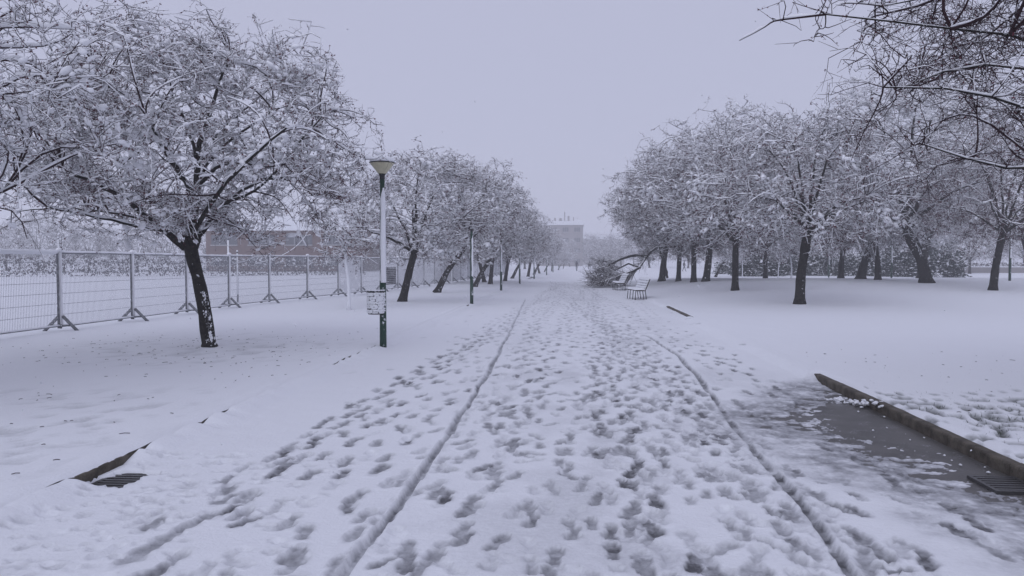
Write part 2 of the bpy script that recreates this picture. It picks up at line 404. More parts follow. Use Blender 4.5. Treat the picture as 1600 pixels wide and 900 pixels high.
# tyre / sledge grooves
def groove(pts, w, dep, sl):
    pts = np.array(pts, float)
    d = np.r_[0, np.cumsum(np.linalg.norm(np.diff(pts, axis=0), axis=1))]
    xc = np.interp(Y[:, 0], pts[:, 1], pts[:, 0])
    yy = Y[:, 0]; ker = 9
    xc = np.convolve(np.pad(xc, ker, mode='edge'), np.ones(2 * ker + 1) / (2 * ker + 1), 'valid')
    xc = xc + .022 * lattice(yy, yy * 0, 2.2, 40) + .006 * lattice(yy, yy * 0, 7, 41)
    live = (yy >= pts[0, 1] - .3) * sstep(-yy, -pts[-1, 1], -pts[-1, 1] + 3)
    ww = w * (1 + .3 * lattice(yy, yy * 0, 3, 43) + .12 * lattice(yy, yy * 0, 11, 44))
    q = np.abs(X - xc[:, None]) / ww[:, None]
    mk = (1 - sstep(q, .7, 1.15)) * live[:, None]
    tr = 1 + .18 * np.sin(Y * 95)
    sh = (1 - sstep(q, 1.0, 3.2)) * live[:, None] * .75
    np.multiply(depth, 1 - sh, out=depth); np.multiply(slush, 1 - sh, out=slush)
    np.maximum(depth, mk * dep * tr, out=depth)
    np.maximum(slush, mk * sl * (.8 + .45 * lattice(X, Y, 9, 45) + .2 * lattice(X, Y, 31, 46)), out=slush)
    np.maximum(rim, np.exp(-((q - 1.35) / .25) ** 2) * .009 * live[:, None], out=rim)
def GP(*pp):                                     # photograph point -> ground point (x, y), snow level
    out = []
    for px, py in pp:
        d = ray(px, py); t = (0.05 - EYE) / d.z; out.append((d.x * t, d.y * t))
    return sorted(out, key=lambda p: p[1])
groove(GP((535, 905), (590, 835), (640, 765), (680, 710), (715, 655), (745, 612), (770, 572), (790, 532), (808, 495), (822, 466)), .030, .050, .72)
groove(GP((1350, 915), (1300, 850), (1240, 772), (1190, 715), (1150, 668), (1120, 628), (1090, 588), (1060, 556), (1020, 530), (985, 515)), .036, .052, .85)

# melted slush by the right-hand gully, and along the walkers' line
ddx = KR - X
wid = np.interp(Y, np.array([4.0, 4.6, 5.2, 5.9, 6.6, 7.4, 8.2, 8.9, 9.6, 10.4]) * 1.07, [.35, .45, .6, .9, 1.2, 1.4, 1.3, .7, .15, -.4])
sz_ = wid - ddx + lattice(X, Y, 1.1, 60) * .22 + lattice(X, Y, 3.5, 61) * .26
fine = .5 * lattice(X * .7, Y, 9, 62) + .35 * lattice(X, Y, 21, 63) + .25 * lattice(X, Y, 47, 64)
thin = sstep(sz_, -1.15, .15) * (1 - sstep(Y, 10.4, 11.5))
slush = np.clip(np.maximum(slush, thin ** 1.3 * (.60 + .75 * fine)), 0, 1)
bare = sstep(sz_ + .95 * fine, .05, .55) * (1 - sstep(Y, 10.4, 11.5))
# banked snow against the kerbs, broken open in places
gapsL = [(4.85, 5.04, .45), (5.42, 5.47, .3), (5.68, 6.58, 1), (6.7, 6.87, .8), (7.18, 7.27, .6), (7.68, 8.0, .6), (8.15, 8.52, .45), (9.3, 9.5, .25), (11.5, 12.0, .4), (12.2, 12.8, .45), (12.95, 13.5, .5), (13.65, 14.4, .4), (27.3, 28.2, .6)]
gapsL = [(a_ * (.93 if a_ < 10 else .985), b_ * (.93 if a_ < 10 else .985), g_) for a_, b_, g_ in gapsL]
gapsR = [(2.0, 11.12, 1), (22.2, 27.6, .9)]
def gapf(yy, gaps, soft=.06):
    r = np.zeros_like(yy)
    yy = yy + .05 * lattice(yy, yy * 0, 5, 201)
    for a, b, g_ in gaps: r = np.maximum(r, g_ * (1 if g_ > .85 else np.clip(.7 + .9 * lattice(yy, yy * 0, 7, 204), 0, 1.1)) * sstep(yy, a - soft, a + soft) * (1 - sstep(yy, b - soft * 2.5, b + soft * 2.5)))
    return r
bl = 1 - gapf(Y, gapsL); br = 1 - gapf(Y, gapsR)
prox_l = 1 - sstep(X - KL, .02, .30 + .12 * lattice(Y, Y, .8, 71)); prox_r = 1 - sstep(KR - X, .02, .30 + .1 * lattice(Y, Y, .6, 72))
far_ = sstep(Y, 8, 26); slush *= 1 - .45 * far_; depth *= 1 - .25 * far_
H = (base + rim - depth * (1 - .6 * thin)) * (1 - .86 * thin) + .004 * thin * fine
H += (.082 + .008 * lattice(X, Y, 6, 202)) * np.maximum(prox_l * bl, prox_r * br)
gl = (1 - bl) * (1 - sstep(X - KL, .0, .09)); H -= gl * .012          # the snow has fallen away from the kerb face
H = np.maximum(H, .004 + .004 * slush)
H = H * (1 - bare) - .012 * bare
# the two gully gratings stay clear of snow
GL = (KL + .22, 5.56, .36, .42); GR = (KR - .19, 6.0, .36, .42)
def clear(gx, gy, w, h, ex):
    q = np.maximum(np.abs(X - gx + ex * (Y - gy)) / (w / 2), np.abs(Y - gy) / (h / 2)) + .22 * lattice(X, Y, 9, 77) + .12 * lattice(X, Y, 25, 78)
    return 1 - sstep(q, .86, 1.06)
cl = np.maximum(clear(*GL, -.35), clear(*GR, 0)); H = H * (1 - cl) - .03 * cl
tail = sstep(Y, 66, 74); H = H * (1 - tail) + .045 * tail; slush *= 1 - tail
g = MB(); grid(g, xs, ys, H, slush=np.clip(slush, 0, 1) * (ys[:, None] > 0))
tag(g.build('path_snow', M['path_snow'], smooth=True), kind='structure')
g = MB(); xf = np.linspace(KL - .4, KR + .4, 30); yf = np.r_[steps(ys[-1], 520, 1, 1.08, 12)]
XX, YY = np.meshgrid(xf, yf); ZZ = .045 + .085 * (np.abs(XX + .07) > 3.3)
grid(g, xf, yf, ZZ, slush=np.zeros_like(ZZ))
tag(g.build('path_far_snow', M['path_snow'], smooth=True), kind='structure')
yb = np.linspace(-18, ys[0], 24); XX, YY = np.meshgrid(xf, yb); g = MB(); grid(g, xf, yb, np.full_like(XX, .05) + .006 * lattice(XX, YY, 2, 91), slush=np.zeros_like(XX))
tag(g.build('path_near_snow', M['path_snow'], smooth=True), kind='structure')

# ---- lawns
def lawn(name, side):
    x0 = KL - .012 if side < 0 else KR + .100
    xx = steps(0, 330, .025, 1.03, 9); xx = (x0 - xx)[::-1] if side < 0 else x0 + xx
    yy = np.r_[np.linspace(-18, 3, 14)[:-1], steps(3, 520, .045, 1.012, 7)]
    X, Y = np.meshgrid(xx, yy)
    Z = terrain(X, Y)
    near = (Y < 30) & (np.abs(X) < 25)
    Z = Z + near * (.006 * lattice(X, Y, 2.6, 31) + .003 * lattice(X, Y, 8, 32))
    da = np.abs(X - x0)
    sl = np.zeros_like(X)
    if side < 0:
        lip = 1 - sstep(da + .035 * lattice(Y, Y * 0, 3.3, 33) + .012 * lattice(Y, Y * 0, 17, 35), -.03, .07)
        Z = Z - lip * (.012 + .03 * gapf(Y, gapsL, .1)) + .012 * np.exp(-((da - .12) / .08) ** 2)
        # drip holes beneath the overhanging twigs
        h = lattice(X, Y * .8, 5.5, 34) + .6 * lattice(X, Y, 13, 36)
        zone = sstep(-X, 3.5, 5) * (1 - sstep(Y, 7.5, 10)) + (1 - sstep(np.hypot(X + 6.6, Y - 13.6), 1.2, 3.4)) * .8
        hole = sstep(h, .28, .75) * zone * near
        Z = Z - hole * .03; sl = np.maximum(sl, hole * .22)
        for (ax, ay, bx, by) in [(-7.0, 8.3, -4.9, 8.9), (-9.5, 8.6, -7.9, 8.9)]:
            t = np.clip(((X - ax) * (bx - ax) + (Y - ay) * (by - ay)) / ((bx - ax) ** 2 + (by - ay) ** 2), 0, 1)
            q = np.hypot(X - ax - t * (bx - ax), Y - ay - t * (by - ay)); Z -= .018 * np.exp(-(q / .05) ** 2)
    else:
        Z = Z - (1 - sstep(da + .03 * lattice(Y, Y * 0, 4, 37), 0, .1)) * (.045 * (1 - sstep(Y, 11.0, 11.3)) + .03 * (Y > 22) * (Y < 27.8))
        thin = sstep(X + .2 * lattice(X, Y, .9, 301), 3.4, 4.1) * sstep(-Y + .5 * lattice(X, Y, .7, 302), -10.3, -8.0)
        h = lattice(X * .8, Y, 4.2, 38) * .45 + lattice(X, Y, 9, 39) * .6 + lattice(X, Y, 17, 42) * .5
        hole = sstep(h, .60 - .72 * thin, .85 - .72 * thin) * (thin > .02)
        Z = Z - hole * (.02 + .05 * thin); sl = hole * (.6 + .4 * thin)
    g = MB(); grid(g, xx, yy, Z, slush=np.clip(sl, 0, 1)); return tag(g.build(name, M['lawn_snow'], smooth=True), kind='structure')
ml = M['path_snow'].copy(); ml.name = 'lawn_snow'; M['lawn_snow'] = ml
for nd in ml.node_tree.nodes:
    if nd.type == 'VALTORGB': nd.color_ramp.elements[-1].color = (0.035, 0.042, 0.03, 1); nd.color_ramp.elements[1].color = (0.42, .43, .44, 1)
lawn('left_lawn', -1); lawn('right_lawn', 1)
# snow bridging the kerb where it is buried
for nm, a_, b_ in (('kerb_snow', 11.05, 22.2), ('kerb_snow', 27.5, 75)):
    yk = steps(a_, b_, .05, 1.02, 1); xk = np.linspace(KR - .02, KR + .2, 8); XK, YK = np.meshgrid(xk, yk)
    g = MB(); grid(g, xk, yk, .1385 + .004 * lattice(XK, YK, 3, 203) - .012 * (np.abs(XK - KR - .09) > .1), slush=np.zeros_like(XK)); g.v[-1][:, 2] -= (.075 * (1 - sstep(YK - a_, 0, .22)) + .075 * sstep(YK - b_ + .5, 0, .5)).ravel().astype(np.float32); tag(g.build(nm, M['lawn_snow'], smooth=True), kind='structure')
# grass that pokes through thin snow on the right lawn
rng = np.random.default_rng(5); n = 26000
gx = KR + .18 + rng.random(n) ** .9 * 6.5; gy = 3.2 + rng.random(n) * 8.5
keep = rng.random(n) < (.05 + .95 * sstep(gx, 3.5, 4.6) * sstep(-gy, -9.8, -7.0)); gx, gy = gx[keep], gy[keep]; n = len(gx)
a = rng.random(n) * 6.28; hgt = rng.uniform(.012, .05, n); le = rng.normal(0, .022, (n, 2)); gz = terrain(gx, gy) - .025
w = .004
v = np.stack([np.stack([gx - w * np.cos(a), gy - w * np.sin(a), gz], -1), np.stack([gx + w * np.cos(a), gy + w * np.sin(a), gz], -1), np.stack([gx + le[:, 0], gy + le[:, 1], gz + hgt], -1)], 1)
g = MB(); g.add(v.reshape(-1, 3), np.arange(3 * n).reshape(-1, 3))
tag(g.build('grass', M['grass']), 'dark grass blades poking through thin snow beyond the kerb', 'grass', kind='stuff')

# ---- kerb stones
def kerb(side, spans):
    root = bpy.data.objects.new('kerb', None); COL.objects.link(root); root['kind'] = 'structure'
    mb = MB(); x = 0
    prof = [(0, -.1), (0, .088), (.006, .102), (.018, .108), (.095, .108), (.095, -.1)]
    sgn = side
    v = []; K = 7
    for k in range(K):
        for (px, pz) in prof: v.append((sgn * px + .0018 * math.sin(k * 4.1 + pz * 50), k * .992 / (K - 1), pz + .002 * math.sin(k * 2.3)))
    P = len(prof); f = [[k * P + j, k * P + j + 1, (k + 1) * P + j + 1, (k + 1) * P + j] for k in range(K - 1) for j in range(P - 1)]
    mb.add(v, f, [list(range(P)), [(K - 1) * P + j for j in range(P)][::-1]])
    me = mb.mesh('kerb_stone'); me.materials.append(M['kerb'])
    for a, b in spans:
        for k in range(a, b):
            o = link('kerb_stone', me, None, root); o.location = ((KL if side < 0 else KR), k + .3, .0025 * math.sin(k * 1.7))
kerb(-1, [(3, 15), (26, 29)]); kerb(1, [(2, 11), (21, 28)])

# ---- gully gratings
def grating(gx, gy, w, h, label):
    e = empty('drain_grate', (gx, gy, .0), label, 'drain grate', 'drain gratings at the kerbs')
    m = MB(); box(m, (0, 0, -.006), (w, h, .012)); m.build('pit_shade_plate', M['black_iron'], e)  # flush black plate under the bars, painting in the shade of the hollow
    m = MB()
    for sx in (-1, 1): box(m, (sx * (w / 2 - .015), 0, .014), (.03, h, .026))
    for sy in (-1, 1): box(m, (0, sy * (h / 2 - .015), .014), (w - .062, .03, .026))
    m.build('frame', M['wet_iron'], e)
    m = MB(); box(m, (0, 0, 0), (w - .062, .034, .020)); me = m.mesh('bar'); me.materials.append(M['wet_iron'])
    nb = 6
    for k in range(nb):
        o = link('bar', me, None, e); o.location = (0, -h / 2 + .03 + (k + .5) * (h - .06) / nb, .016)
    return e
grating(*GL, 'black iron drain grate half under snow beside the broken snow of the left kerb')
grating(*GR, 'black iron drain grate on bare wet paving against the exposed kerb')
# lumps of slush by the kerb
mb = MB(); rng = np.random.default_rng(8); c = []
for k in range(16):
    c.append((KR - .05 - abs(rng.normal(0, .22)), rng.uniform(5.6, 10.6), .015))
c = np.array(c); n = len(c); s = rng.uniform(.003, .013, n)
c = np.r_[c, [[KR - .12, 9.35, .03], [KR - .2, 9.5, .025], [KR - .06, 9.15, .05], [KR - .02, 8.9, .1]]]; s = np.r_[s, [.035, .03, .04, .03]]
k2 = rng.integers(16, 20, 60); c = np.r_[c, c[k2] + rng.normal(0, .05, (60, 3)) * [1, 2, .2]]; s = np.r_[s, rng.uniform(.008, .026, 60)]
blobs(mb, c, rng.normal(0, 1, (len(c), 3)) * [1, 1, .1], s * 1.3, s, s * .7, rng, 2, .3)
tag(mb.build('snow_lumps', M['snow'], smooth=True), 'small lumps of wet snow fallen by the exposed kerb', 'snow', kind='stuff')
print('ground', round(time.time() - T_START, 1))

# ---------------------------------------------------------------- trees
def grow(rng, P0, D0, L, K, wander, trop):
    N = len(P0); P = np.empty((N, K + 1, 3)); P[:, 0] = P0; d = nrm(D0)
    st = (L / K)[:, None]; tr = np.asarray(trop, float)
    for k in range(K):
        d = nrm(d + wander * rng.normal(0, 1, (N, 3)) + tr); P[:, k + 1] = P[:, k] + d * st
    return P
def plen(P): return np.linalg.norm(np.diff(P, axis=1), axis=2).sum(1)
def spawn(rng, P, per_m, tmin, ang, upb=0.0, total=None):
    L = plen(P); n = per_m * L * (1 - tmin)
    if total: n = n * total / n.sum()
    cnt = np.floor(n + rng.random(len(L))).astype(int)
    idx = np.repeat(np.arange(len(L)), cnt); N = len(idx)
    t = tmin + (1 - tmin) * rng.random(N)
    K = P.shape[1] - 1; s = t * K; k = np.minimum(s.astype(int), K - 1); f = (s - k)[:, None]
    S = P[idx, k] * (1 - f) + P[idx, k + 1] * f; T = nrm(P[idx, k + 1] - P[idx, k])
    r = rng.normal(0, 1, (N, 3)); r[:, 2] += upb; r = nrm(r - (r * T).sum(1, keepdims=True) * T)
    a = rng.uniform(ang[0], ang[1], N)[:, None]
    return S, nrm(T * np.cos(a) + r * np.sin(a)), idx, t
def env_clip(S, D, L, env, rng):
    c, r, sd = env; r = np.asarray(r)
    dv = nrm((S - c) / r); az = np.arctan2(dv[:, 1], dv[:, 0])
    m = 1 + .10 * np.sin(3 * az + sd) + .08 * np.sin(5 * az + 2.1 * sd + 2 * dv[:, 2]) + .07 * np.sin(4 * dv[:, 2] + 3 * sd)
    q = (S - c) / r / m[:, None]; d = D / r / m[:, None]
    A = (d * d).sum(1); B = (q * d).sum(1); C = (q * q).sum(1) - 1
    disc = np.maximum(B * B - A * C, 0); t = (-B + np.sqrt(disc)) / A
    t = np.where(C > 0, .25 * L, t)
    return np.minimum(L, np.maximum(t * rng.uniform(.75, 1.12, len(L)), .12 * L))
def resample(pts, K):
    pts = np.asarray(pts, float); d = np.r_[0, np.cumsum(np.linalg.norm(np.diff(pts, axis=0), axis=1))]
    t = np.linspace(0, d[-1], K + 1); return np.stack([np.interp(t, d, pts[:, i]) for i in range(3)], 1)
def smooth_poly(p):
    q = p.copy(); q[1:-1] = (p[:-2] + 2 * p[1:-1] + p[2:]) / 4; return q
def snow_on(mb, P, Rr, rs, rng, cover, S=4, fineK=0):
    """snow lying along polylines, thicker on level ones"""
    N, K1, _ = P.shape
    if N == 0: return
    if fineK and K1 > 2:
        k2 = (K1 - 1) * fineK; tt = np.linspace(0, K1 - 1, k2 + 1); kk = np.minimum(tt.astype(int), K1 - 2); ff = tt - kk
        P = P[:, kk] * (1 - ff)[None, :, None] + P[:, kk + 1] * ff[None, :, None]; Rr = Rr[:, kk] * (1 - ff) + Rr[:, kk + 1] * ff; K1 = k2 + 1
    T = nrm(np.diff(P, axis=1)); lev = 1 - np.abs(T[..., 2]); lev = np.concatenate([lev, lev[:, -1:]], 1)
    zt = P[:, -1, 2]; lo, hi_ = np.percentile(zt, [3, 97]) if N > 20 else (0, 1); hn = np.clip((zt - lo) / max(hi_ - lo, .1), 0, 1) if N > 20 else np.ones(N)
    keep = rng.random(N) < cover * (.62 + .5 * hn)
    P = P[keep]; Rr = Rr[keep]; lev = lev[keep]; N = len(P)
    amt = rs * rng.uniform(.5, 1.25, (N, 1)) * (.35 + .85 * lev) * (rng.uniform(.45, 1.4, (N, K1)) if fineK else rng.uniform(.5, 1.4, (N, K1)))
    amt[:, -1] *= .5
    Q = P.copy(); Q[..., 2] += Rr * .7 + amt * .55
    tubes(mb, Q, amt, S, squash=.8)
def leafs(mb, P, per, size, rng):
    N, K1, _ = P.shape; n = int(per)
    i = rng.integers(0, N, n); t = rng.random(n) * (K1 - 1); k = np.minimum(t.astype(int), K1 - 2); f = (t - k)[:, None]
    c = P[i, k] * (1 - f) + P[i, k + 1] * f + rng.normal(0, .012, (n, 3))
    a = nrm(rng.normal(0, 1, (n, 3))); b = nrm(np.cross(a, rng.normal(0, 1, (n, 3)))); s = (size * rng.uniform(.6, 1.4, n))[:, None]
    v = np.stack([c - a * s, c - b * s * .5, c + a * s, c + b * s * .5], 1)
    mb.add(v.reshape(-1, 3), np.arange(4 * n).reshape(-1, 4))

def env_points(rng, env, n, shell):
    c, r, sd = env; c = np.asarray(c); r = np.asarray(r); out = []; got = 0
    while got < n:
        q = nrm(rng.normal(0, 1, (n, 3))) * (rng.random((n, 1)) ** (1 / 3.) * (1 - shell) + shell * rng.random((n, 1)) ** .25)
        az = np.arctan2(q[:, 1], q[:, 0]); nz = nrm(q)[:, 2]
        m = 1 + .11 * np.sin(3 * az + sd) + .09 * np.sin(5 * az + 2.1 * sd + 2 * nz) + .08 * np.sin(4 * nz + 3 * sd) + .07 * np.sin(9 * az + 7 * nz + sd) + .06 * rng.normal(0, 1, n)
        p = q * r * m[:, None]
                # boughs are tiered: thin the volume between them
        den = np.sin(p[:, 0] * 2.3 + sd) + np.sin(p[:, 1] * 2.1 + 2 * sd) + np.sin(p[:, 2] * 4.2 + p[:, 0] * 1.1 + sd)
        keep = rng.random(n) < np.clip(.62 + .30 * den, .12, 1); p = p[keep] + c; out.append(p); got += len(p)
    return np.concatenate(out)[:n]
def reach(rng, Q, E, K, pen, wob, bow, maxl):
    # each new branch leaves the closest wood that lies further in, and bows over to its target
    idx = np.empty(len(E), int)
    for a in range(0, len(E), 400):
        d = np.linalg.norm(E[a:a + 400, None] - Q[None], axis=2) + .35 * np.abs(np.minimum(E[a:a + 400, None, 2] - Q[None, :, 2], 0)) + .12 * rng.random((len(E[a:a + 400]), len(Q)))
        idx[a:a + 400] = d.argmin(1)
    S = Q[idx]; V = E - S; L = np.linalg.norm(V, axis=1, keepdims=True); f = np.minimum(1, maxl / L); f2 = np.maximum(f, np.minimum(1, 0)); 
    S = np.where(L * f2 < L, S, S); V = V * f2; L = L * f2
    short = np.maximum(.18 / np.maximum(L, .02), 1); V = V * short; L = L * short
    t = np.linspace(0, 1, K + 1)[None, :, None]
    w1 = rng.normal(0, 1, (len(E), 1, 3)); w2 = rng.normal(0, 1, (len(E), 1, 3))
    P = S[:, None] + V[:, None] * t + (w1 * np.sin(np.pi * t) + .6 * w2 * np.sin(2 * np.pi * t)) * (L * wob)[:, None]
    P[..., 2] += (np.sin(np.pi * t) * (L * bow)[:, None])[..., 0]
    return P
def make_tree(name, loc, label, cat, group, seed, trunk, trunk_r, limbs, limb_r, env,
              n2=110, l2=(.9, 1.9), n3=1500, l3=(.3, .8), n4=6000, l4=(.1, .28), droop=(-.02, -.05, -.08),
              snow=(.030, .019, .013), cover=(.95, .8, .6), clumps=2500, clump_s=.035, leaves=6000, leaf_s=.014,
              tr=(.013, .0055, .0028), barkmat='bark_flecked', twigmat='twig', K=(7, 4, 2), wind=(0, 0), hang=0, S=(12, 8), blod=1, limb_n=10, shell2=.62, ang2=(.5, 1.1), upb=.4, csq=.62):
    rng = np.random.default_rng(seed)
    root = empty(name, loc, label, cat, group)
    # trunk
    tp = resample(trunk, 9); tp = smooth_poly(tp); tp = np.insert(tp, 1, tp[0] * .6 + tp[1] * .4, 0)[:10] if 0 else tp
    rad = np.interp(np.linspace(0, 1, 10), np.linspace(0, 1, len(trunk_r)), trunk_r)
    rad = rad * (1 + .05 * rng.normal(0, 1, 10)); rad[0] *= 1.45; rad[1] *= 1.08
    tb = MB(); tube1(tb, tp, rad, S[0], True)
    tb.v[0] += rng.normal(0, .004, tb.v[0].shape).astype(np.float32) * (S[0] > 8); tb.build('trunk', M[barkmat], root, smooth=True)
    lp = []
    sn = MB()
    for i, li in enumerate(limbs):
        p = resample(li, limb_n); p = smooth_poly(smooth_poly(smooth_poly(p))) + np.r_[np.zeros((1, 3)), rng.normal(0, .018, (limb_n, 3))]
        lr = np.linspace(limb_r[i][0], limb_r[i][1], limb_n + 1); m = MB(); tube1(m, p, lr, S[1]); m.build('limb', M[barkmat], root, smooth=True)
        lp.append(p); snow_on(sn, p[None], lr[None], snow[0] * (1.2 if lr[0] > .04 else .75), rng, 1.0, 5)
    P1 = np.stack(lp)
    w3 = np.array([wind[0], wind[1], 0.])
    Q1 = P1[:, 2:].reshape(-1, 3)
    E2 = env_points(rng, env, n2, shell2)
    ends = P1[:, -1]; ke = 3 if S[0] > 8 else 1
    E2 = np.concatenate([E2, np.repeat(ends, ke, 0) + rng.normal(0, .28, (len(ends) * ke, 3)), (P1[:, -3] + rng.normal(0, .3, (len(ends), 3)))])
    P2 = reach(rng, Q1, E2, K[0], 9.0, .10, .10 + droop[0], l2[1] * 1.6)
    L2 = plen(P2)
    R2 = np.linspace(tr[0], tr[0] * .3, K[0] + 1)[None] * np.clip(L2 / np.mean(L2), .5, 1.3)[:, None]
    Q2 = np.concatenate([P2[:, 2:].reshape(-1, 3), P1[:, 5:].reshape(-1, 3)])
    E3 = env_points(rng, env, n3, .45)
    if S[0] > 8: E3 = np.concatenate([E3, np.repeat(ends, 14, 0) + rng.normal(0, .30, (len(ends) * 14, 3)), np.repeat(P1[:, -3], 12, 0) + rng.normal(0, .3, (len(ends) * 12, 3))])
    P3 = reach(rng, Q2, E3, K[1], 9.0, .16, .12 + droop[1], l3[1] * 1.25)
    R3 = np.linspace(tr[1], tr[1] * .4, K[1] + 1)[None].repeat(len(P3), 0)
    s4, d4, i4, t4 = spawn(rng, P3, 1, .1, (.4, 1.3), .15, n4); d4[:, 2] *= .7
    L4 = rng.uniform(*l4, len(s4)); P4 = grow(rng, s4, d4, L4, K[2], .2, w3 + [0, 0, droop[2]])
    R4 = np.linspace(tr[2], tr[2] * .5, K[2] + 1)[None].repeat(len(P4), 0)
    b = MB(); tubes(b, P2, R2, 5 if S[0] > 8 else 3); b.build('branches', M[twigmat], root, smooth=True, kind='stuff')
    t = MB(); tubes(t, P3, R3, 3); tubes(t, P4, R4, 3)
    if hang:                                    # long drooping outer shoots
        s5, d5, i5, t5 = spawn(rng, P2, 1, .5, (.3, .8), -.2, hang)
        P5 = grow(rng, s5, d5, rng.uniform(.5, 1.3, len(s5)), 5, .1, w3 + [0, 0, -.26]); R5 = np.full(P5.shape[:2], tr[2] * 1.3)
        tubes(t, P5, R5, 3); snow_on(sn, P5, R5, snow[1] * (.8 if S[0] > 8 else 1.05), rng, 1.0)
    t.build('twigs', M[twigmat], root, kind='stuff')
    snow_on(sn, P2, R2, snow[0], rng, cover[0], 5 if S[0] > 8 else 3, 2); snow_on(sn, P3, R3, snow[1], rng, cover[1], 4 if S[0] > 8 else 3); snow_on(sn, P4, R4, snow[2], rng, cover[2], 3)
    if clumps:
        src = P3; i = rng.integers(0, len(src), clumps); k = rng.integers(0, src.shape[1] - 1, clumps)
        # snow gathers in boughs: favour clumps close to a few hundred centres
        f = rng.random((clumps, 1)); c = src[i, k] * (1 - f) + src[i, k + 1] * f; D = src[i, k + 1] - src[i, k]; D[:, 2] *= .6
        ph = np.sin(c[:, 0] * 3.1 + seed) + np.sin(c[:, 1] * 2.7 + 2 * seed) + np.sin(c[:, 2] * 3.7 + seed * .3)
        s = clump_s * (.40 + rng.random(clumps) ** 2 * 1.0) * (1 + .45 * np.clip(ph, -1.2, 1.6)); c[:, 2] += s * .35
        hi = s > np.quantile(s, .95)
        if blod >= 2:
            blobs(sn, c[hi], D[hi], s[hi] * 1.35, s[hi] * .85, s[hi] * csq, rng, 2, .16); c, D, s = c[~hi], D[~hi], s[~hi]
        blobs(sn, c, D, s * 1.35, s * .85, s * csq, rng, min(blod, 1), .3)
    sn.build('snow_cover', M['tree_snow'], root, smooth=True, kind='stuff')
    if leaves:
        l = MB(); leafs(l, np.concatenate([P3[:, :3], P4[:, :3]]) if K[2] >= 2 else P4, leaves, leaf_s, rng); l.build('leaves', M['leaf'], root, kind='stuff')
    return root

def auto_limbs(rng, top, n, spread, rise, r0, lean=(0, 0)):
    L, Rd = [], []; a0 = rng.random() * 6.28
    for k in range(n):
        a = a0 + k * 2.4 + rng.normal(0, .25); low = k % 2; s = spread * rng.uniform(.7, 1.0) * (1 if k else .25) * (1 if low else .7); h = rise * rng.uniform(.75, 1.05) * (1.1 if not k else (.38 if low else .95))
        d = np.array([math.cos(a), math.sin(a), 0]); t = np.array(top) + np.array([lean[0], lean[1], 0]) * .1
        L.append([t, t + d * s * .28 + [0, 0, h * .45], t + d * s * .62 + [0, 0, h * .85] + rng.normal(0, .08, 3), t + d * s + [lean[0], lean[1], 0] + [0, 0, h]])
        Rd.append((r0 * rng.uniform(.8, 1.1), r0 * .22))
    return L, Rd

# -- the big plum tree on the left lawn, traced
B1 = Vector((at_y(331, 548, 13.5).x, 13.5, 0)); B1.z = float(terrain(B1.x, B1.y)) - .05
def L1(*pp):
    out = []
    for px, py, dy in pp: p = at_y(px, py, 13.5 + dy); out.append(p - B1)
    return [tuple(p) for p in out]
trunk = L1((329, 556, 0), (324, 520, 0), (317, 470, .02), (309, 430, .02), (296, 392, 0), (301, 370, 0))
limbs = [L1((290, 388, 0), (262, 362, -.1), (232, 345, -.2), (205, 318, -.5), (165, 292, -.9), (95, 262, -1.3)),
         L1((299, 385, 0), (303, 335, .05), (305, 290, .1), (306, 240, .2), (318, 190, .3), (345, 135, .4), (360, 78, .5)),
         L1((303, 300, .1), (280, 275, .1), (255, 240, 0), (243, 200, -.2), (205, 165, -.5), (150, 118, -.8)),
         L1((303, 300, .1), (325, 272, -.1), (352, 250, -.3), (385, 256, -.6), (430, 262, -.9)),
         L1((304, 376, 0), (326, 345, .3), (352, 314, .7), (400, 285, 1.2), (480, 262, 1.7)),
         L1((292, 380, 0), (277, 335, .5), (258, 322, 1.1), (205, 305, 1.8), (120, 285, 2.3)),
         L1((300, 372, 0), (318, 330, -.5), (345, 290, -1.2), (400, 240, -1.9), (450, 200, -2.3)),
         L1((304, 340, 0), (290, 290, -.6), (262, 235, -1.3), (225, 180, -2.0)),
         L1((306, 260, .1), (330, 220, .6), (370, 180, 1.2), (420, 140, 1.7)),
         L1((306, 245, .1), (295, 200, .8), (262, 140, 1.3), (250, 85, 1.5)),
         L1((345, 320, .6), (400, 300, .2), (460, 240, -.3), (500, 180, -.6)),
         L1((303, 300, .1), (330, 240, 0), (395, 190, 0), (470, 150, 0)),
         L1((262, 362, -.1), (205, 350, -.6), (140, 340, -1.1), (70, 320, -1.5)),
         L1((232, 345, 0), (170, 330, .6), (100, 325, 1.2), (30, 330, 1.6))]
lr = [(a_ * .8, b_ * .8) for a_, b_ in [(.085, .03), (.10, .02), (.06, .018), (.05, .018), (.065, .02), (.055, .018), (.06, .018), (.05, .018), (.045, .015), (.045, .015), (.035, .014), (.04, .014), (.04, .014), (.035, .012)]]
c1 = np.array(at_y(285, 222, 13.5) - B1)
make_tree('plum_tree', B1, 'large snow-laden plum tree with a leaning dark trunk on the lawn between fence and lamp', 'tree', 'snowy plum trees beside the path', 3,
          trunk, (.135, .125, .118, .12, .13), limbs, lr, (c1 + np.array([.05, 0, .06]), (3.3, 2.8, 2.0), 1.3),
          n2=220, l2=(.8, 1.9), n3=4200, l3=(.3, .8), n4=13000, l4=(.08, .26), hang=50, clumps=9500, clump_s=.034, leaves=34000, leaf_s=.017, cover=(1, .85, .42), snow=(.034, .017, .011), blod=2, droop=(.0, -.02, -.05), ang2=(.4, 1.0))
rng = np.random.default_rng(13); m = MB(); tp = smooth_poly(resample(trunk, 40)); n = 420
k_ = np.minimum((rng.random(n) ** 1.7 * 22).astype(int), 38); az = rng.normal(R(-40), R(16), n); c = tp[k_] + np.stack([np.cos(az) * .128, np.sin(az) * .128, rng.uniform(-.02, .02, n)], -1)
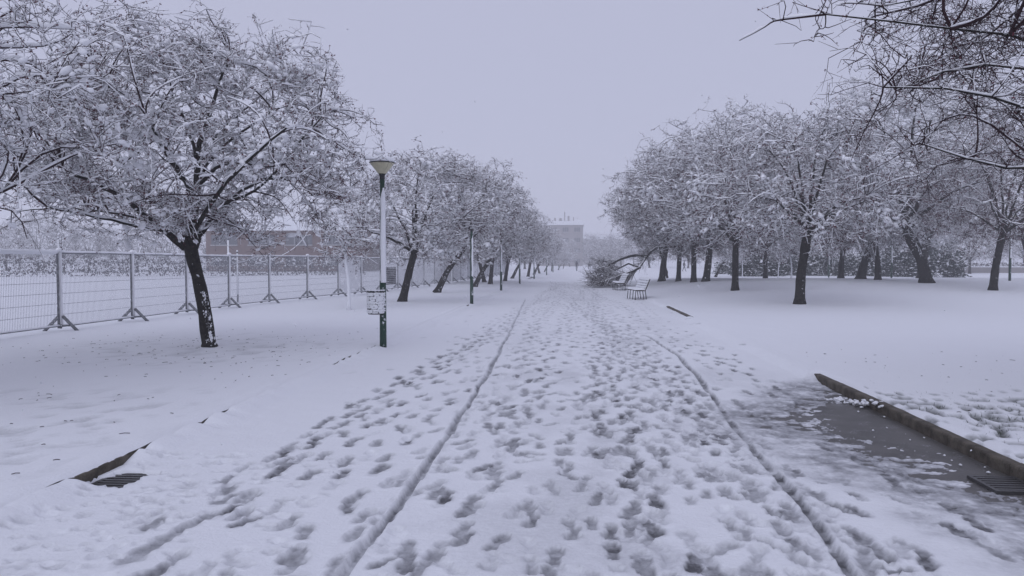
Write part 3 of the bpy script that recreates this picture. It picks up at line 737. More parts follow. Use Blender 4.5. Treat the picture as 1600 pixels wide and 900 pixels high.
sz_b = rng.uniform(.004, .013, n) * (.4 + 1.3 * (np.sin(c[:, 2] * 19 + az * 5) + np.sin(c[:, 2] * 7.3 - az * 9) > .3)); blobs(m, c, np.tile([0.1, 0, 1.], (n, 1)), sz_b * 1.5, sz_b * .7, sz_b * .7, rng, 1, .35)
m.build('stuck_snow', M['tree_snow'], bpy.data.objects['plum_tree'], smooth=True, kind='stuff')
print('T1', round(time.time() - T_START, 1))

# -- nearer neighbour whose boughs reach into the frame at the upper left
def neighbour(loc, seed, label, spread, rise, env, limb_sc=1.0, extra=(), **kw):
    rng = np.random.default_rng(seed); loc = Vector(loc); loc.z = float(terrain(loc.x, loc.y)) - .05
    L, Rd = auto_limbs(rng, (0, 0, 1.7), 9, spread, rise, .08 * limb_sc)
    for ex_ in extra: L.append([np.array((0, 0, 1.65))] + [np.array(at_y(px, py, Yq) - loc) for px, py, Yq in ex_]); Rd.append((.03, .006))
    return make_tree('plum_tree', loc, label, 'tree', 'snowy plum trees beside the path', seed, [(0.1, 0, 0), (.05, 0, .9), (0, 0, 1.8)], (.15, .13, .13), L, Rd, env, **kw)
neighbour((-9.1, 7.6, 0), 21, 'snow-laden plum boughs reaching in over the fence at the top left corner', 2.9, 2.9, (np.array([.1, .0, 3.7]), (3.5, 3.1, 2.0), .4), limb_sc=.7, hang=90,
          n2=200, n3=3200, n4=9000, K=(7, 4, 1), clumps=8000, clump_s=.032, snow=(.032, .015, .011), leaves=22000, leaf_s=.014, blod=2)
# -- dark bough of the near tree at the upper right
neighbour((8.3, 8.6, 0), 35, 'dark sparse plum tree whose bare boughs hang in at the top right corner', 3.6, 2.9, (np.array([-1.0, .2, 4.3]), (4.1, 3.4, 1.8), 2.4), limb_sc=.4, shell2=.2, extra=[[(1700, 230, 8), (1600, 130, 7.6), (1480, 150, 7.3), (1380, 140, 7.2)], [(1720, 120, 8), (1600, 30, 7.8), (1450, 45, 7.5), (1350, 50, 7.3), (1290, 24, 7.2)], [(1700, 260, 8.3), (1600, 262, 8.2), (1500, 265, 8.0), (1440, 225, 8)], [(1700, 160, 8.8), (1580, 60, 9), (1480, 90, 9.2), (1400, 140, 9.2)], [(1720, 100, 9), (1620, -40, 9), (1500, -30, 9), (1380, 10, 9)]], tr=(.013, .0055, .003),
          K=(7, 4, 1), n2=300, n3=4800, n4=13000, clumps=350, clump_s=.020, snow=(.013, .006, .004), cover=(.7, .35, .15), leaves=20000, leaf_s=.013, blod=1)
print('T0,R0', round(time.time() - T_START, 1))

# -- second left plum tree
def std_tree(px, Y, seed, label, h, w, trunk_h, lean_px=0, nl=8, env_up=0, group='snowy plum trees beside the path', r=.13, name='plum_tree', **kw):
    rng = np.random.default_rng(seed); b = G(px, Y); b.z -= .05
    lx = lean_px / F_PX * Y
    top = (lx, 0, trunk_h)
    ch = h - trunk_h * .72
    L, Rd = auto_limbs(rng, top, nl, w * .72, ch * .72, r * .48)
    env = (np.array([lx + kw.pop('ex', 0), 0, trunk_h * .78 + ch * .5 + env_up]), (w, w * .92, ch * .54), seed * 1.7)
    cfg = dict(n2=140, n3=2100, n4=7500, clumps=4600, clump_s=.058, leaves=8000, leaf_s=.028, blod=0, tr=(.014, .0075, .0045), snow=(.034, .024, .019), S=(8, 5), K=(5, 3, 1), cover=(.95, .7, .5))
    cfg.update(kw)
    bend = rng.normal(0, .05)
    return make_tree(name, b, label, 'tree', group, seed, [(0, 0, 0), (lx * .3 + bend, 0, trunk_h * .45), (lx * .75, 0, trunk_h * .8), top], (r * 1.1, r, r * .95, r), L, Rd, env, **cfg)
T2 = std_tree(628, 29.5, 41, 'snowy plum tree with dark straight trunk, first behind the lamp with the bin', 5.9, 3.3, 1.95, 20, nl=9, ex=.5, r=.15)
T3 = std_tree(682, 38.5, 42, 'snow-streaked plum tree whose trunk leans strongly towards the path', 7.0, 3.0, 2.4, 45, nl=8, r=.15, barkmat='bark_white')
print('T2,3', round(time.time() - T_START, 1))
left_row = [(766, 52, T2, .98), (741, 47, T3, .9), (789, 60, T2, .92), (800, 69, T3, .85), (757, 57, T2, .92), (825, 78, T2, .9), (834, 90, T3, .8), (843, 98, T2, .85), (850, 112, T3, 1.0), (862, 125, T2, 1.0), (872, 148, T3, 1.0), (880, 170, T2, 1.0)]
ords = ['third', 'fourth', 'fifth', 'sixth', 'seventh', 'eighth', 'ninth', 'tenth', 'eleventh', 'twelfth', 'thirteenth', 'fourteenth', 'fifteenth', 'sixteenth']
for k, (px, Y_, src, s) in enumerate(left_row):
    b = G(px, Y_); b.z -= .05
    dup(src, b, rz=1.3 + k * 2.1 if src is T2 else .3 * (k % 3) - .2, sc=s * (1 if px < 850 else .62), label=f'{ords[k]} snowy plum tree back along the left row beyond the bin lamp')

# -- right-hand grove
GR_ = 'snowy trees of the grove right of the path'
R1 = std_tree(1250, 28, 51, 'snowy tree with slightly curved dark trunk standing alone in front of the grove', 7.0, 3.8, 2.6, 10, env_up=-.15, nl=9, group=GR_, name='grove_tree', r=.17, n2=190, n3=3000, n4=11000, clumps=5200, hang=300, droop=(-.03, -.08, -.12), leaves=17000, clump_s=.056)
R2 = std_tree(1149, 36, 52, 'snowy tree with thin straight upright trunk in the middle of the grove', 8.6, 4.9, 2.3, 0, env_up=-.2, nl=10, group=GR_, name='grove_tree', r=.15, n2=210, n3=3400, n4=11500, clumps=6000, droop=(-.03, -.07, -.1), wind=(.03, 0), leaves=18000, clump_s=.062)
R3 = std_tree(1448, 42, 53, 'tall weeping snowy tree with thick trunk leaning to the path side', 11.2, 5.3, 2.9, -30, nl=10, group=GR_, name='grove_tree', r=.30, n2=220, n3=3200, n4=11000, clumps=6000, hang=460, droop=(-.02, -.09, -.12), leaves=12000, clump_s=.08, barkmat='bark_flecked', snow=(.05, .035, .022))
R4 = std_tree(1552, 36, 54, 'plum tree with curving dark trunk beside the far banded lamp post', 7.4, 4.2, 2.6, 12, nl=9, group=GR_, name='grove_tree', r=.16, n2=150, n3=2400, n4=8000, clumps=700, clump_s=.03, snow=(.03, .016, .010), cover=(.8, .4, .3), leaves=15000)
print('R', round(time.time() - T_START, 1))
grove = [(1084, 46, R2, 1.05, 2.0, 'snowy tree with straight trunk forming a V with a leaning one'),
         (1103, 45.5, R1, 1.15, 4.0, 'snowy tree with snow-flecked trunk leaning away from its straight neighbour'),
         (1060, 50, R2, 1.0, 4.4, 'dark thick-trunked tree just behind the two benches and the broken bough'),
         (1034, 53, R1, 1.25, 1.2, 'tree at the edge of the grove from which the broken bough hangs'),
         (1372, 47, R1, 1.0, 3.1, 'snowy tree with short dark trunk between the curved and the thick leaning trunks'),
         (1314, 55, R1, 1.05, 5.2, 'snowy tree with slim leaning trunk behind the curved front trunk'),
         (1196, 56, R2, .95, 1.0, 'snowy tree half hidden at the back of the grove'),
         (1345, 50, R3, .85, 2.2, 'tall snowy tree at the back of the grove seen above the front crowns'),
         (1440, 62, R3, 1.02, 4.0, 'tallest hazy snowy tree behind the weeping one'),
         (1610, 52, R4, 1.1, 2.5, 'mauve twiggy tree at the edge of the frame behind the banded lamp post'),
         (1690, 40, R4, 1.1, .5, 'mauve twiggy tree mostly outside the frame')]
for px, Y_, src, s, rz, lab in grove[:-1]:
    b = G(px, Y_); b.z -= .05
    if px == 1034: dup(src, b, rz=rz, sc=s, label=lab, lean=(0, R(19)))
    elif px == 1060: dup(src, b, rz=rz, sc=s, label=lab, lean=(0, R(-12)))
    elif px == 1103: dup(src, b, rz=rz, sc=s, label=lab, lean=(0, R(-15)))
    else: dup(src, b, rz=rz, sc=s, label=lab)
# far leaning young trunk beyond the grove
T3c = dup(T3, G(1118, 75), rz=0, sc=.75, label='hazy leaning tree in the distance behind the grove', group=GR_)

# -- broken bough bent down to the ground by the benches
rng = np.random.default_rng(61); YB = 49.0
b0 = G(960, YB); b0.z = 0.12
def LB(*pp): return [tuple(at_y(px, py, YB + dy) - b0) for px, py, dy in pp]
e = empty('broken_bough', b0, 'broken brown bough bent down to the ground behind the two benches', 'branch')
ll = [LB((1062, 384, 1), (1045, 386, 1), (1022, 388, 1), (1013, 398, .5), (1000, 418, 0), (985, 430, 0), (965, 435, -.3)),
      LB((1012, 400, .5), (985, 400, .3), (965, 408, 0), (945, 420, 0), (932, 436, -.3)),
      LB((1030, 392, .5), (1037, 405, .3), (1043, 434, 0)),
      LB((1000, 418, 0), (980, 412, .6), (955, 425, 1.0), (940, 440, 1.2)),
      LB((1000, 418, 0), (978, 428, -.6), (955, 436, -1.0), (938, 443, -1.2))]
P1 = np.stack([resample(l, 10) for l in ll]) + np.random.default_rng(2).normal(0, .02, (5, 11, 3))
for i in range(5):
    m = MB(); tube1(m, P1[i], np.linspace(.10 if i < 3 else .06, .03 if i != 2 else .08, 11), 6); m.build('limb', M['bark'], e, smooth=True)
env = (np.array(at_y(958, 424, YB) - b0), (2.0, 2.0, 1.15), 1.0)
s2, d2, _, t2 = spawn(rng, P1[[0, 1, 3, 4]], 1, .45, (.4, 1.1), .2, 110); d2[:, 0] -= .3; L2_ = env_clip(s2, nrm(d2), rng.uniform(.8, 1.8, len(s2)), env, rng)
P2 = grow(rng, s2, d2, L2_, 4, .12, (0, 0, -.06)); s3, d3, _, _ = spawn(rng, P2, 1, .1, (.3, 1.0), .2, 1500); P3 = grow(rng, s3, d3, rng.uniform(.3, .8, len(s3)), 3, .15, (0, 0, -.02))
lowz = .03
for P in (P2, P3): P[..., 2] = np.maximum(P[..., 2], lowz)
m = MB(); tubes(m, P2, np.full(P2.shape[:2], .014), 3); tubes(m, P3, np.full(P3.shape[:2], .008), 3); m.build('twigs', M['far_twig'], e, kind='stuff')
m = MB(); snow_on(m, P1, np.full(P1.shape[:2], .05), .05, rng, 1, 4); snow_on(m, P2, np.full(P2.shape[:2], .014), .03, rng, .8, 3); snow_on(m, P3, np.full(P3.shape[:2], .008), .018, rng, .5, 3); m.build('snow_cover', M['tree_snow'], e, smooth=True, kind='stuff')

# -- the white-stemmed sapling by the fence
SAP = std_tree(545, 24.5, 71, 'slender young tree with a straight snow-plastered white stem near the fence', 3.9, 1.3, 2.0, -6, nl=5, r=.055, name='sapling', n2=45, l2=(.3, .9), n3=420, l3=(.2, .5), n4=1500, l4=(.06, .2), clumps=500, leaves=900, clump_s=.03, tr=(.010, .005, .003), barkmat='sapling_bark', group='young staked trees')
for px, Y_, s, lab in [(706, 52, .8, 'thin young tree with white stem by the fence under the leaning tree'), (1237, 62, 1.0, 'young Y-shaped tree with white stem in the open lawn behind the grove'),
                       (1216, 66, .8, 'thin young tree with white stem in front of the evergreen shrubs'), (1160, 80, .9, 'thin young pale tree far behind the straight grove trunk')]:
    dup(SAP, G(px, Y_) - Vector((0, 0, .05)), rz=Y_, sc=s, label=lab)

# -- far hazy bare trees (belt behind the playing field, end of the park)
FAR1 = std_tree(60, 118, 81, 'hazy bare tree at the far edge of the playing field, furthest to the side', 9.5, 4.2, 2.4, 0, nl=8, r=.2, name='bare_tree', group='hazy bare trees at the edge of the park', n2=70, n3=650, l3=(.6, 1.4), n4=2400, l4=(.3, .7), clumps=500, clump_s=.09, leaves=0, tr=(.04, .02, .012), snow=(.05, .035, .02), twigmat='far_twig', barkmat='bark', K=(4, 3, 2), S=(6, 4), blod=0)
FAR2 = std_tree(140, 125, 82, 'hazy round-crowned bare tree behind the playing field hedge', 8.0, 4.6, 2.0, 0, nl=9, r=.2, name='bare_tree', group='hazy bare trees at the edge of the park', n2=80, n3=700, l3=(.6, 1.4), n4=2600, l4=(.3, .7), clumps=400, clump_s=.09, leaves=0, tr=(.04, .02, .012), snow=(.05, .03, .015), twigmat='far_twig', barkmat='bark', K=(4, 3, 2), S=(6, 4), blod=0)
fr = [(-60, 110), (10, 128), (100, 112), (175, 132), (215, 118), (262, 128), (325, 140), (470, 138), (600, 130), (640, 112), (690, 128), (735, 120), (775, 135), (30, 150), (820, 150),
      (890, 230), (905, 260), (925, 250), (940, 210), (955, 232), (970, 190), (990, 220), (1015, 180), (1040, 200), (1075, 170), (1110, 190), (1145, 160), (1180, 175), (1230, 150), (1290, 160), (1330, 140), (1385, 150), (1425, 128), (1515, 100), (1478, 150), (1560, 140), (1600, 128), (1640, 120)]
where = lambda px: 'beyond the playing field fence' if px < 840 else ('at the far end of the path' if px < 960 else 'beyond the right-hand grove')
cnt = {}
ordn = ['first', 'second', 'third', 'fourth', 'fifth', 'sixth', 'seventh', 'eighth', 'ninth', 'tenth', 'eleventh', 'twelfth', 'thirteenth', 'fourteenth', 'fifteenth', 'sixteenth', 'seventeenth', 'eighteenth', 'nineteenth', 'twentieth']
fr = sorted(fr)
for k, (px, Y_) in enumerate(fr):
    w_ = where(px); cnt[w_] = cnt.get(w_, 0) + 1
    dup(FAR1 if k % 2 else FAR2, G(px, Y_) - Vector((0, 0, .05)), rz=k * 1.7, sc=(.85 + .25 * ((k * 7) % 5) / 4) * (.75 if px == 1515 else 1) * (1.0 if px > 840 else .92),
        label=f'{ordn[cnt[w_] - 1]} hazy bare tree {w_}, counted from west to east', group=f'hazy bare trees {w_}')

# -- snow-capped evergreen shrubs and hedges
def shrub_mesh(seed, w, d, h, n, nsn, lod=1, lsz=.05):
    rng = np.random.default_rng(seed); f = MB(); s = MB()
    q = nrm(rng.normal(0, 1, (n, 3))); q[:, 2] = np.abs(q[:, 2]); rr = rng.uniform(.55, 1.0, (n, 1)) * (1 + .18 * np.sin(q[:, :1] * 7 + seed) + .15 * np.sin(q[:, 2:] * 9 + q[:, 1:2] * 6))
    c = q * rr * [w / 2, d / 2, h * .88]
    a = nrm(q + rng.normal(0, .5, (n, 3))); b = nrm(np.cross(a, rng.normal(0, 1, (n, 3)))); z = (lsz * rng.uniform(.6, 1.6, n))[:, None]
    v = np.stack([c - a * z, c - b * z * .5, c + a * z * 1.6, c + b * z * .5], 1); f.add(v.reshape(-1, 3), np.arange(4 * n).reshape(-1, 4))
    i = rng.choice(n, nsn); cs = c[i] * 1.03; D = nrm(q[i] * [1, 1, -.25] + rng.normal(0, .3, (nsn, 3))); sz = rng.uniform(.05, .17, nsn) * (.6 + .7 * (cs[:, 2] / h))
    blobs(s, cs + [0, 0, .03], D, sz * 1.5, sz, sz * .5, rng, lod, .35)
    return f, s
def shrub(px, Y_, seed, w, h, label, group='snow-capped evergreen shrubs behind the grove'):
    e = empty('evergreen_shrub', G(px, Y_), label, 'shrub', group)
    f, s = shrub_mesh(seed, w, w * .8, h, 3800, 420, lsz=.10)
    f.build('foliage', M['evergreen'], e, kind='stuff'); s.build('snow_cover', M['tree_snow'], e, smooth=True, kind='stuff')
    return e
SH1 = shrub(1186, 82, 91, 5.2, 2.9, 'round dark evergreen shrub capped with snow beside the straight grove trunk')
SH2 = shrub(1466, 76, 92, 5.0, 3.9, 'broad evergreen shrub with thick snow sprays next to the thick leaning trunk')
for px, Y_, s, src, rz, lab in [(1222, 88, 1.05, SH2, 1, 'tall snow-capped evergreen shrub behind the Y-shaped young tree'), (1285, 86, 1.1, SH1, 2, 'dark evergreen shrub visible just past the curved front trunk'),
                        (1345, 84, 1.0, SH1, 3, 'low evergreen shrub between two grove trunks'), (1405, 80, 1.0, SH2, 5, 'evergreen shrub directly behind the thick leaning trunk'), (1140, 96, .8, SH1, 4, 'small pale evergreen shrub behind the straight grove trunk')]:
    dup(src, G(px, Y_), rz=rz, sc=s, label=lab)
def hedge(xa, ya, xb, yb, h, w, seed, label):
    L = math.hypot(xb - xa, yb - ya); an = math.atan2(yb - ya, xb - xa)
    e = empty('hedge', (xa, ya, float(terrain(xa, ya)) - .02), label, 'hedge', 'low snowy hedges', an)
    rng = np.random.default_rng(seed); n = int(L * 130); f = MB(); s = MB()
    x = rng.random(n) * L; z = rng.random(n) ** .8 * h * (1 + .12 * np.sin(x * .9 + seed) + .1 * np.sin(x * 2.3)); y = rng.uniform(-.5, .5, n) * w
    c = np.stack([x, y, z], -1); a = nrm(rng.normal(0, 1, (n, 3)) + [0, 0, .8]); b = nrm(np.cross(a, rng.normal(0, 1, (n, 3)))); zz = rng.uniform(.06, .2, n)[:, None]
    v = np.stack([c - a * zz, c - b * zz * .4, c + a * zz * 1.6, c + b * zz * .4], 1); f.add(v.reshape(-1, 3), np.arange(4 * n).reshape(-1, 4))
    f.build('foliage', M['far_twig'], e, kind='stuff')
    n = int(L * 16); x = rng.random(n) * L; z = (.35 + .65 * rng.random(n) ** .6) * h; c = np.stack([x, rng.uniform(-.55, .45, n) * w, z], -1); sz = rng.uniform(.05, .16, n)
    blobs(s, c, rng.normal(0, 1, (n, 3)) * [1, 1, .3], sz * 1.5, sz, sz * .7, rng, 0, .3); s.build('snow_cover', M['tree_snow'], e, smooth=True, kind='stuff')
hedge(-78, 74, -24, 88, 2.1, 2.0, 5, 'long scrubby snow-dusted hedge across the far side of the fenced field')
hedge(40, 118, 92, 112, 1.3, 1.5, 6, 'low dark hedge far off behind the far lamp post')
print('trees', round(time.time() - T_START, 1))

# ---------------------------------------------------------------- fence of mesh barrier panels
def fence_panel(L=2.86):
    e = empty('fence_panel', (0, 0, 0), 'x', 'fence panel', 'mesh barrier fence panels along the field')
    zb, zt = .15, 1.84
    for x in (.02, L - .02): m = MB(); tube1(m, [(x, 0, zb - .05), (x, 0, zt)], .024, 8); m.build('upright', M['steel'], e, smooth=True)
    m = MB(); tube1(m, [(.045, 0, zt - .012), (L - .045, 0, zt - .012)], .019, 6); m.build('top_rail', M['steel'], e, smooth=True)
    m = MB(); tube1(m, [(.045, 0, zb), (L - .045, 0, zb)], .019, 6); m.build('bottom_rail', M['steel'], e, smooth=True)
    m = MB(); n = 60; x = np.linspace(.06, L - .06, n)
    P = np.stack([np.stack([x, x * 0, x * 0 + zb + .019], -1), np.stack([x, x * 0, x * 0 + zt - .03], -1)], 1); tubes(m, P, np.full((n, 2), .0034), 4)
    z = np.array([.42, .66, .9, 1.14, 1.38, 1.6]); P = np.stack([np.stack([z * 0 + .05, z * 0 + .006, z], -1), np.stack([z * 0 + L - .05, z * 0 + .006, z], -1)], 1); tubes(m, P, np.full((6, 2), .0045), 4)
    m.build('wire_mesh', M['wire'], e, kind='stuff')
    m = MB()                                     # trestle foot, across the fence line
    for s in (-1, 1):
        tube1(m, [(.02, s * .42, .02), (.02, s * .05, .38)], .040, 6)
    tube1(m, [(.02, -.24, .17), (.02, .24, .17)], .02, 6)
    m.build('trestle_foot', M['steel'], e, smooth=True)
    rng = np.random.default_rng(9); m = MB()
    for s in (-1, 1):
        P = np.array([(.02, s * .40, .055), (.02, s * .22, .22), (.02, s * .07, .37)]); tube1(m, P, [.02, .028, .02], 6)
    P = resample([(.0, 0, zt + .015), (L, 0, zt + .015)], 24); r = .022 + .010 * rng.random(25); tube1(m, P, r, 6)
    P = resample([(.0, -.012, zb + .02), (L, -.012, zb + .02)], 24); tube1(m, P, .016 + .006 * rng.random(25), 5)
    P = resample([(.02, -.016, .2), (.02, -.016, zt)], 14); tube1(m, P, .026 + .012 * rng.random(15), 6)
    n = 420; c = np.stack([rng.choice(x, n), np.full(n, -.004), rng.uniform(zb, zt, n)], -1); s = rng.uniform(.006, .014, n); blobs(m, c, np.tile([0, 0, 1.], (n, 1)), s * 2, s, s * .7, rng, 0)
    blobs(m, np.array([[.02, 0, zt + .06]]), np.array([[1., 0, 0]]), np.array([.09]), np.array([.07]), np.array([.05]), rng, 2, .1)
    m.build('snow_cover', M['tree_snow'], e, smooth=True, kind='stuff')
    return e
FP = fence_panel()
line = [(-11.55, 10.6), (-11.6, 26.5), (-10.5, 33), (-9.6, 43), (-8.4, 62), (-7.6, 92)]
d = 0; pts = np.array(line); cum = np.r_[0, np.cumsum(np.linalg.norm(np.diff(pts, axis=0), axis=1))]
k = 0
ordf = lambda n: ['nearest whole', 'second', 'third', 'fourth', 'fifth', 'sixth', 'seventh', 'eighth', 'ninth', 'tenth', 'eleventh', 'twelfth', 'thirteenth', 'fourteenth', 'fifteenth', 'sixteenth', 'seventeenth', 'eighteenth', 'nineteenth', 'twentieth', 'twenty-first', 'twenty-second', 'twenty-third', 'twenty-fourth', 'twenty-fifth', 'twenty-sixth', 'twenty-seventh', 'twenty-eighth', 'twenty-ninth'][n]
panels = []
while d + 2.9 < cum[-1] and k < 29:
    x0, y0 = np.interp(d, cum, pts[:, 0]), np.interp(d, cum, pts[:, 1]); x1, y1 = np.interp(d + 2.9, cum, pts[:, 0]), np.interp(d + 2.9, cum, pts[:, 1])
    # foot stands at the near end of each panel
    lab = 'first mesh fence panel in view, thick snow roll lying on its top rail' if k == 1 else f'{["", "", "second", "third", "fourth", "fifth", "sixth", "seventh", "eighth", "ninth", "tenth", "eleventh", "twelfth", "thirteenth", "fourteenth", "fifteenth", "sixteenth", "seventeenth", "eighteenth", "nineteenth", "twentieth", "twenty-first", "twenty-second", "twenty-third", "twenty-fourth", "twenty-fifth", "twenty-sixth", "twenty-seventh", "twenty-eighth", "twenty-ninth"][k]} mesh fence panel from the frame edge going back along the field'
    if k == 0: lab = 'mesh fence panel crossing the left frame edge'
    loc = (x0, y0, float(terrain(x0, y0)) - .05); rz = math.atan2(y1 - y0, x1 - x0)
    if k == 0: o = FP; o.location = loc; o.rotation_euler = (0, 0, rz); o['label'] = lab
    else: o = dup(FP, loc, rz, label=lab)
    panels.append(o); d += 2.9; k += 1
# the thick roll of snow on the near rail
rng = np.random.default_rng(4); m = MB(); P = resample([(.25, 0, 1.83), (2.82, 0, 1.83)], 26); r = .05 + .006 * rng.random(27); r[0] = .03; r[-1] = .035; tube1(m, P, r, 10)
m.build('snow_roll', M['snow'], panels[1], smooth=True)
m = MB(); P = resample([(.25, 0, 1.83), (2.82, 0, 1.83)], 26); tube1(m, P, r, 10); m.build('snow_roll', M['snow'], panels[0], smooth=True)
# panels whose mesh is plastered with snow
def plaster(panel, seed, cells, gap, x0=.08, x1=2.78, z0=.25, z1=1.72):
    rng = np.random.default_rng(seed); m = MB(); nx, nz = cells
    for i in range(nx):
        for j in range(nz):
            v = lattice(np.array(i * 1.0), np.array(j * 1.0), .23, seed) + .5 * rng.random() - .25
            if v < gap: continue
            w, h = (x1 - x0) / nx, (z1 - z0) / nz
            box(m, (x0 + (i + .5) * w, -.004, z0 + (j + .5) * h), (w * rng.uniform(.75, .99), .018, h * rng.uniform(.6, .99)))
    m.build('stuck_snow', M['tree_snow'], panel, kind='stuff')
for k_, gp in [(8, -.35), (11, -.5), (12, -.45), (14, -.4), (15, -.6), (16, -.5), (17, -.5), (19, -.6), (20, -.5)]:
    if k_ < len(panels): plaster(panels[k_], k_, (34, 30), gp)
# dark netting hung on the eighth panel, snow caught in it
m = MB(); xx = np.linspace(.1, 2.4, 16); zz = np.linspace(.4, 1.3, 10)
for z_ in zz: tube1(m, [(.1, -.03, z_), (2.4, -.03, z_)], .016, 4)
for x_ in xx: tube1(m, [(x_, -.03, .4), (x_, -.03, 1.3)], .012, 4)
m.build('dark_netting', M['dark_cloth'], panels[10])
plaster(panels[10], 99, (26, 16), -.15, .1, 2.4, .4, 1.35)
# snowy cable sagging behind the fence
m = MB(); a = at_y(497, 330, 33); b = at_y(400, 412, 31.0)
P = [tuple(a + (b - a) * t + Vector((.35 * math.sin(t * math.pi), 0, -.42 * math.sin(t * math.pi)))) for t in np.linspace(0, 1, 14)]
tube1(m, P, .016, 5); P = [tuple(a + Vector((0, 0, 0)) + (at_y(590, 412, 35) - a) * t + Vector((0, 0, -.2 * math.sin(t * math.pi)))) for t in np.linspace(0, 1, 14)]; tube1(m, P, .014, 5)
tag(m.build('guy_cable', M['tree_snow'], smooth=True), 'snow-crusted cable sagging behind the fence near the young tree', 'cable')
# goal-like double white posts behind the fence
def white_pole(px, Y_, h, r, label, arm=0):
    p = G(px, Y_); e = empty('pole', p, label, 'pole', 'thin white poles on the fenced field')
    m = MB(); tube1(m, [(0, 0, -.05), (0, 0, h)], r, 8); m.build('shaft', M['steel'], e, smooth=True)
    m = MB(); tube1(m, [(.3 * r, -r * .7, .3), (.3 * r, -r * .7, h * .97)], r * .8, 6); lathe(m, [(r * 1.3, h), (r * .9, h + r * 1.6), (.001, h + r * 2)], 8, capt=False); m.build('snow_cover', M['tree_snow'], e, smooth=True)
white_pole(357, 27.5, 2.45, .04, 'taller white pole standing behind the fence in front of the brick building')
white_pole(371, 28.3, 1.95, .035, 'shorter white pole paired with a taller one behind the fence')
white_pole(92, 45, 3.1, .04, 'lone thin white pole out on the fenced field')

# ---------------------------------------------------------------- lamp posts
def lamp_post(label, loc, with_shell=True):
    e = empty('lamp_post', loc, label, 'lamp post', 'green lamp posts along the path')
    m = MB(); tube1(m, [(0, 0, -.05), (0, 0, .5), (0, 0, 1.25)], [.066, .064, .060], 14); tube1(m, [(0, 0, 1.25), (0, 0, 2.2), (0, 0, 3.2)], [.054, .050, .045], 14)
    m.build('pole', M['green_post'], e, smooth=True)
    m = MB(); lathe(m, [(.045, 3.18), (.052, 3.2), (.052, 3.26), (.075, 3.29)], 14); m.build('collar', M['black_iron'], e, smooth=True)
    m = MB(); lathe(m, [(.07, 3.285), (.225, 3.475), (.232, 3.485)], 24, capt=True); m.build('lamp_shade', M['lamp_shade'], e, smooth=False)
    m = MB(); lathe(m, [(.238, 3.484), (.242, 3.49), (.242, 3.502), (.15, 3.512)], 24); m.build('lid', M['black_iron'], e)
    m = MB(); v0 = len(m.v); lathe(m, [(.236, 3.504), (.238, 3.53), (.215, 3.575), (.14, 3.60), (.04, 3.607)], 20); m.v[-1] += np.random.default_rng(3).normal(0, .004, m.v[-1].shape).astype(np.float32)
    m.build('snow_cap', M['snow'], e, smooth=True)
    # wind-driven snow stuck to the weather side of the pole
    rng = np.random.default_rng(17); m = MB(); K = 60; S = 7; vs = []
    zz = np.linspace(1.22, 3.02, K)
    for i, z in enumerate(zz):
        r0 = .057 - .005 * (z - 1.2); c0 = R(-48); half = R(80) * (1 + .10 * math.sin(z * 7) + .08 * rng.random()) * (1 if z < 2.8 else max(.25, (3.05 - z) / .25))
        for j in range(S):
            t = j / (S - 1) * 2 - 1; th = c0 + half * t; th_ = r0 + (.014 + .004 * rng.random()) * (1 - t * t) ** .5 - .003
            vs.append((th_ * math.cos(th), th_ * math.sin(th), z))
    q = [[i * S + j, i * S + j + 1, (i + 1) * S + j + 1, (i + 1) * S + j] for i in range(K - 1) for j in range(S - 1)]
    m.add(vs, q); m.build('snow_plaster', M['snow'], e, smooth=True)
    return e
def base_of(px, Y_): p = at_y(px, 500, Y_); return Vector((p.x, Y_, .10))
LP = lamp_post('tall green lamp post carrying a litter bin, snow plastered on its shaft', base_of(598.5, 14.2))
names = ['second', 'third', 'fourth', 'fifth', 'sixth', 'seventh', 'eighth', 'ninth']
for i, (px, Y_) in enumerate([(737, 28.2), (783, 41), (812, 55), (834.5, 71), (854, 90), (864, 112), (873, 138)]):
    q = dup(LP, base_of(px, Y_), rz=.5 if i % 2 else .9, sc=(1, 1, .86), label=f'{names[i]} green post along the left kerb counted from the bin, top lost in branches')
    for c in list(q.children):
        if c.name.split('.')[0] in ('lamp_shade', 'lid', 'snow_cap'): bpy.data.objects.remove(c)
for px, Y_, s, lab in [(1496, 106, 1, 'distant pale lamp post with round white top in front of the round hazy tree'), (1578, 46, 1.08, 'dark and white banded lamp post beside the curving trunk at the grove edge'),
                       (1393, 62, 1.0, 'slim snow-plastered lamp post between the short trunk and the thick leaning trunk'), (1295, 74, 1, 'thin white lamp post to the side of the curved front trunk'), (1266, 90, 1, 'thin white distant lamp post just past the curved front trunk'), (1413, 84, 1, 'thin white distant lamp post in front of the evergreen shrubs')]:
    dup(LP, G(px, Y_), rz=.2, sc=s, label=lab, group='lamp posts on the far lawn')
# litter bin
p = base_of(598.5, 14.2); bc = Vector((p.x - .085, p.y - .20, p.z + .62))
e = empty('litter_bin', bc, 'dark slatted litter bin plastered with snow, strapped to the lamp post', 'litter bin')
m = MB(); lathe(m, [(.145, .01), (.15, .03), (.155, .44), (.148, .44), (.14, .05)], 20, capt=True); m.build('bin_body', M['black_iron'], e)
m = MB(); lathe(m, [(.157, .425), (.163, .43), (.163, .455), (.150, .455)], 20, capb=False, capt=False); m.build('rim', M['black_iron'], e)
m = MB(); box(m, (0, 0, 0), (.014, .006, .37)); me = m.mesh('slat'); me.materials.append(M['black_iron'])
for k in range(24):
    a = k / 24 * 2 * math.pi; o = link('slat', me, None, e); o.location = (.161 * math.cos(a), .161 * math.sin(a), .225); o.rotation_euler = (0, 0, a + math.pi / 2)
m = MB(); box(m, (.045, .16, .3), (.16, .06, .05)); m.build('bracket', M['black_iron'], e)
rng = np.random.default_rng(31); m = MB()                     # bands of snow caught on the mesh of the bin
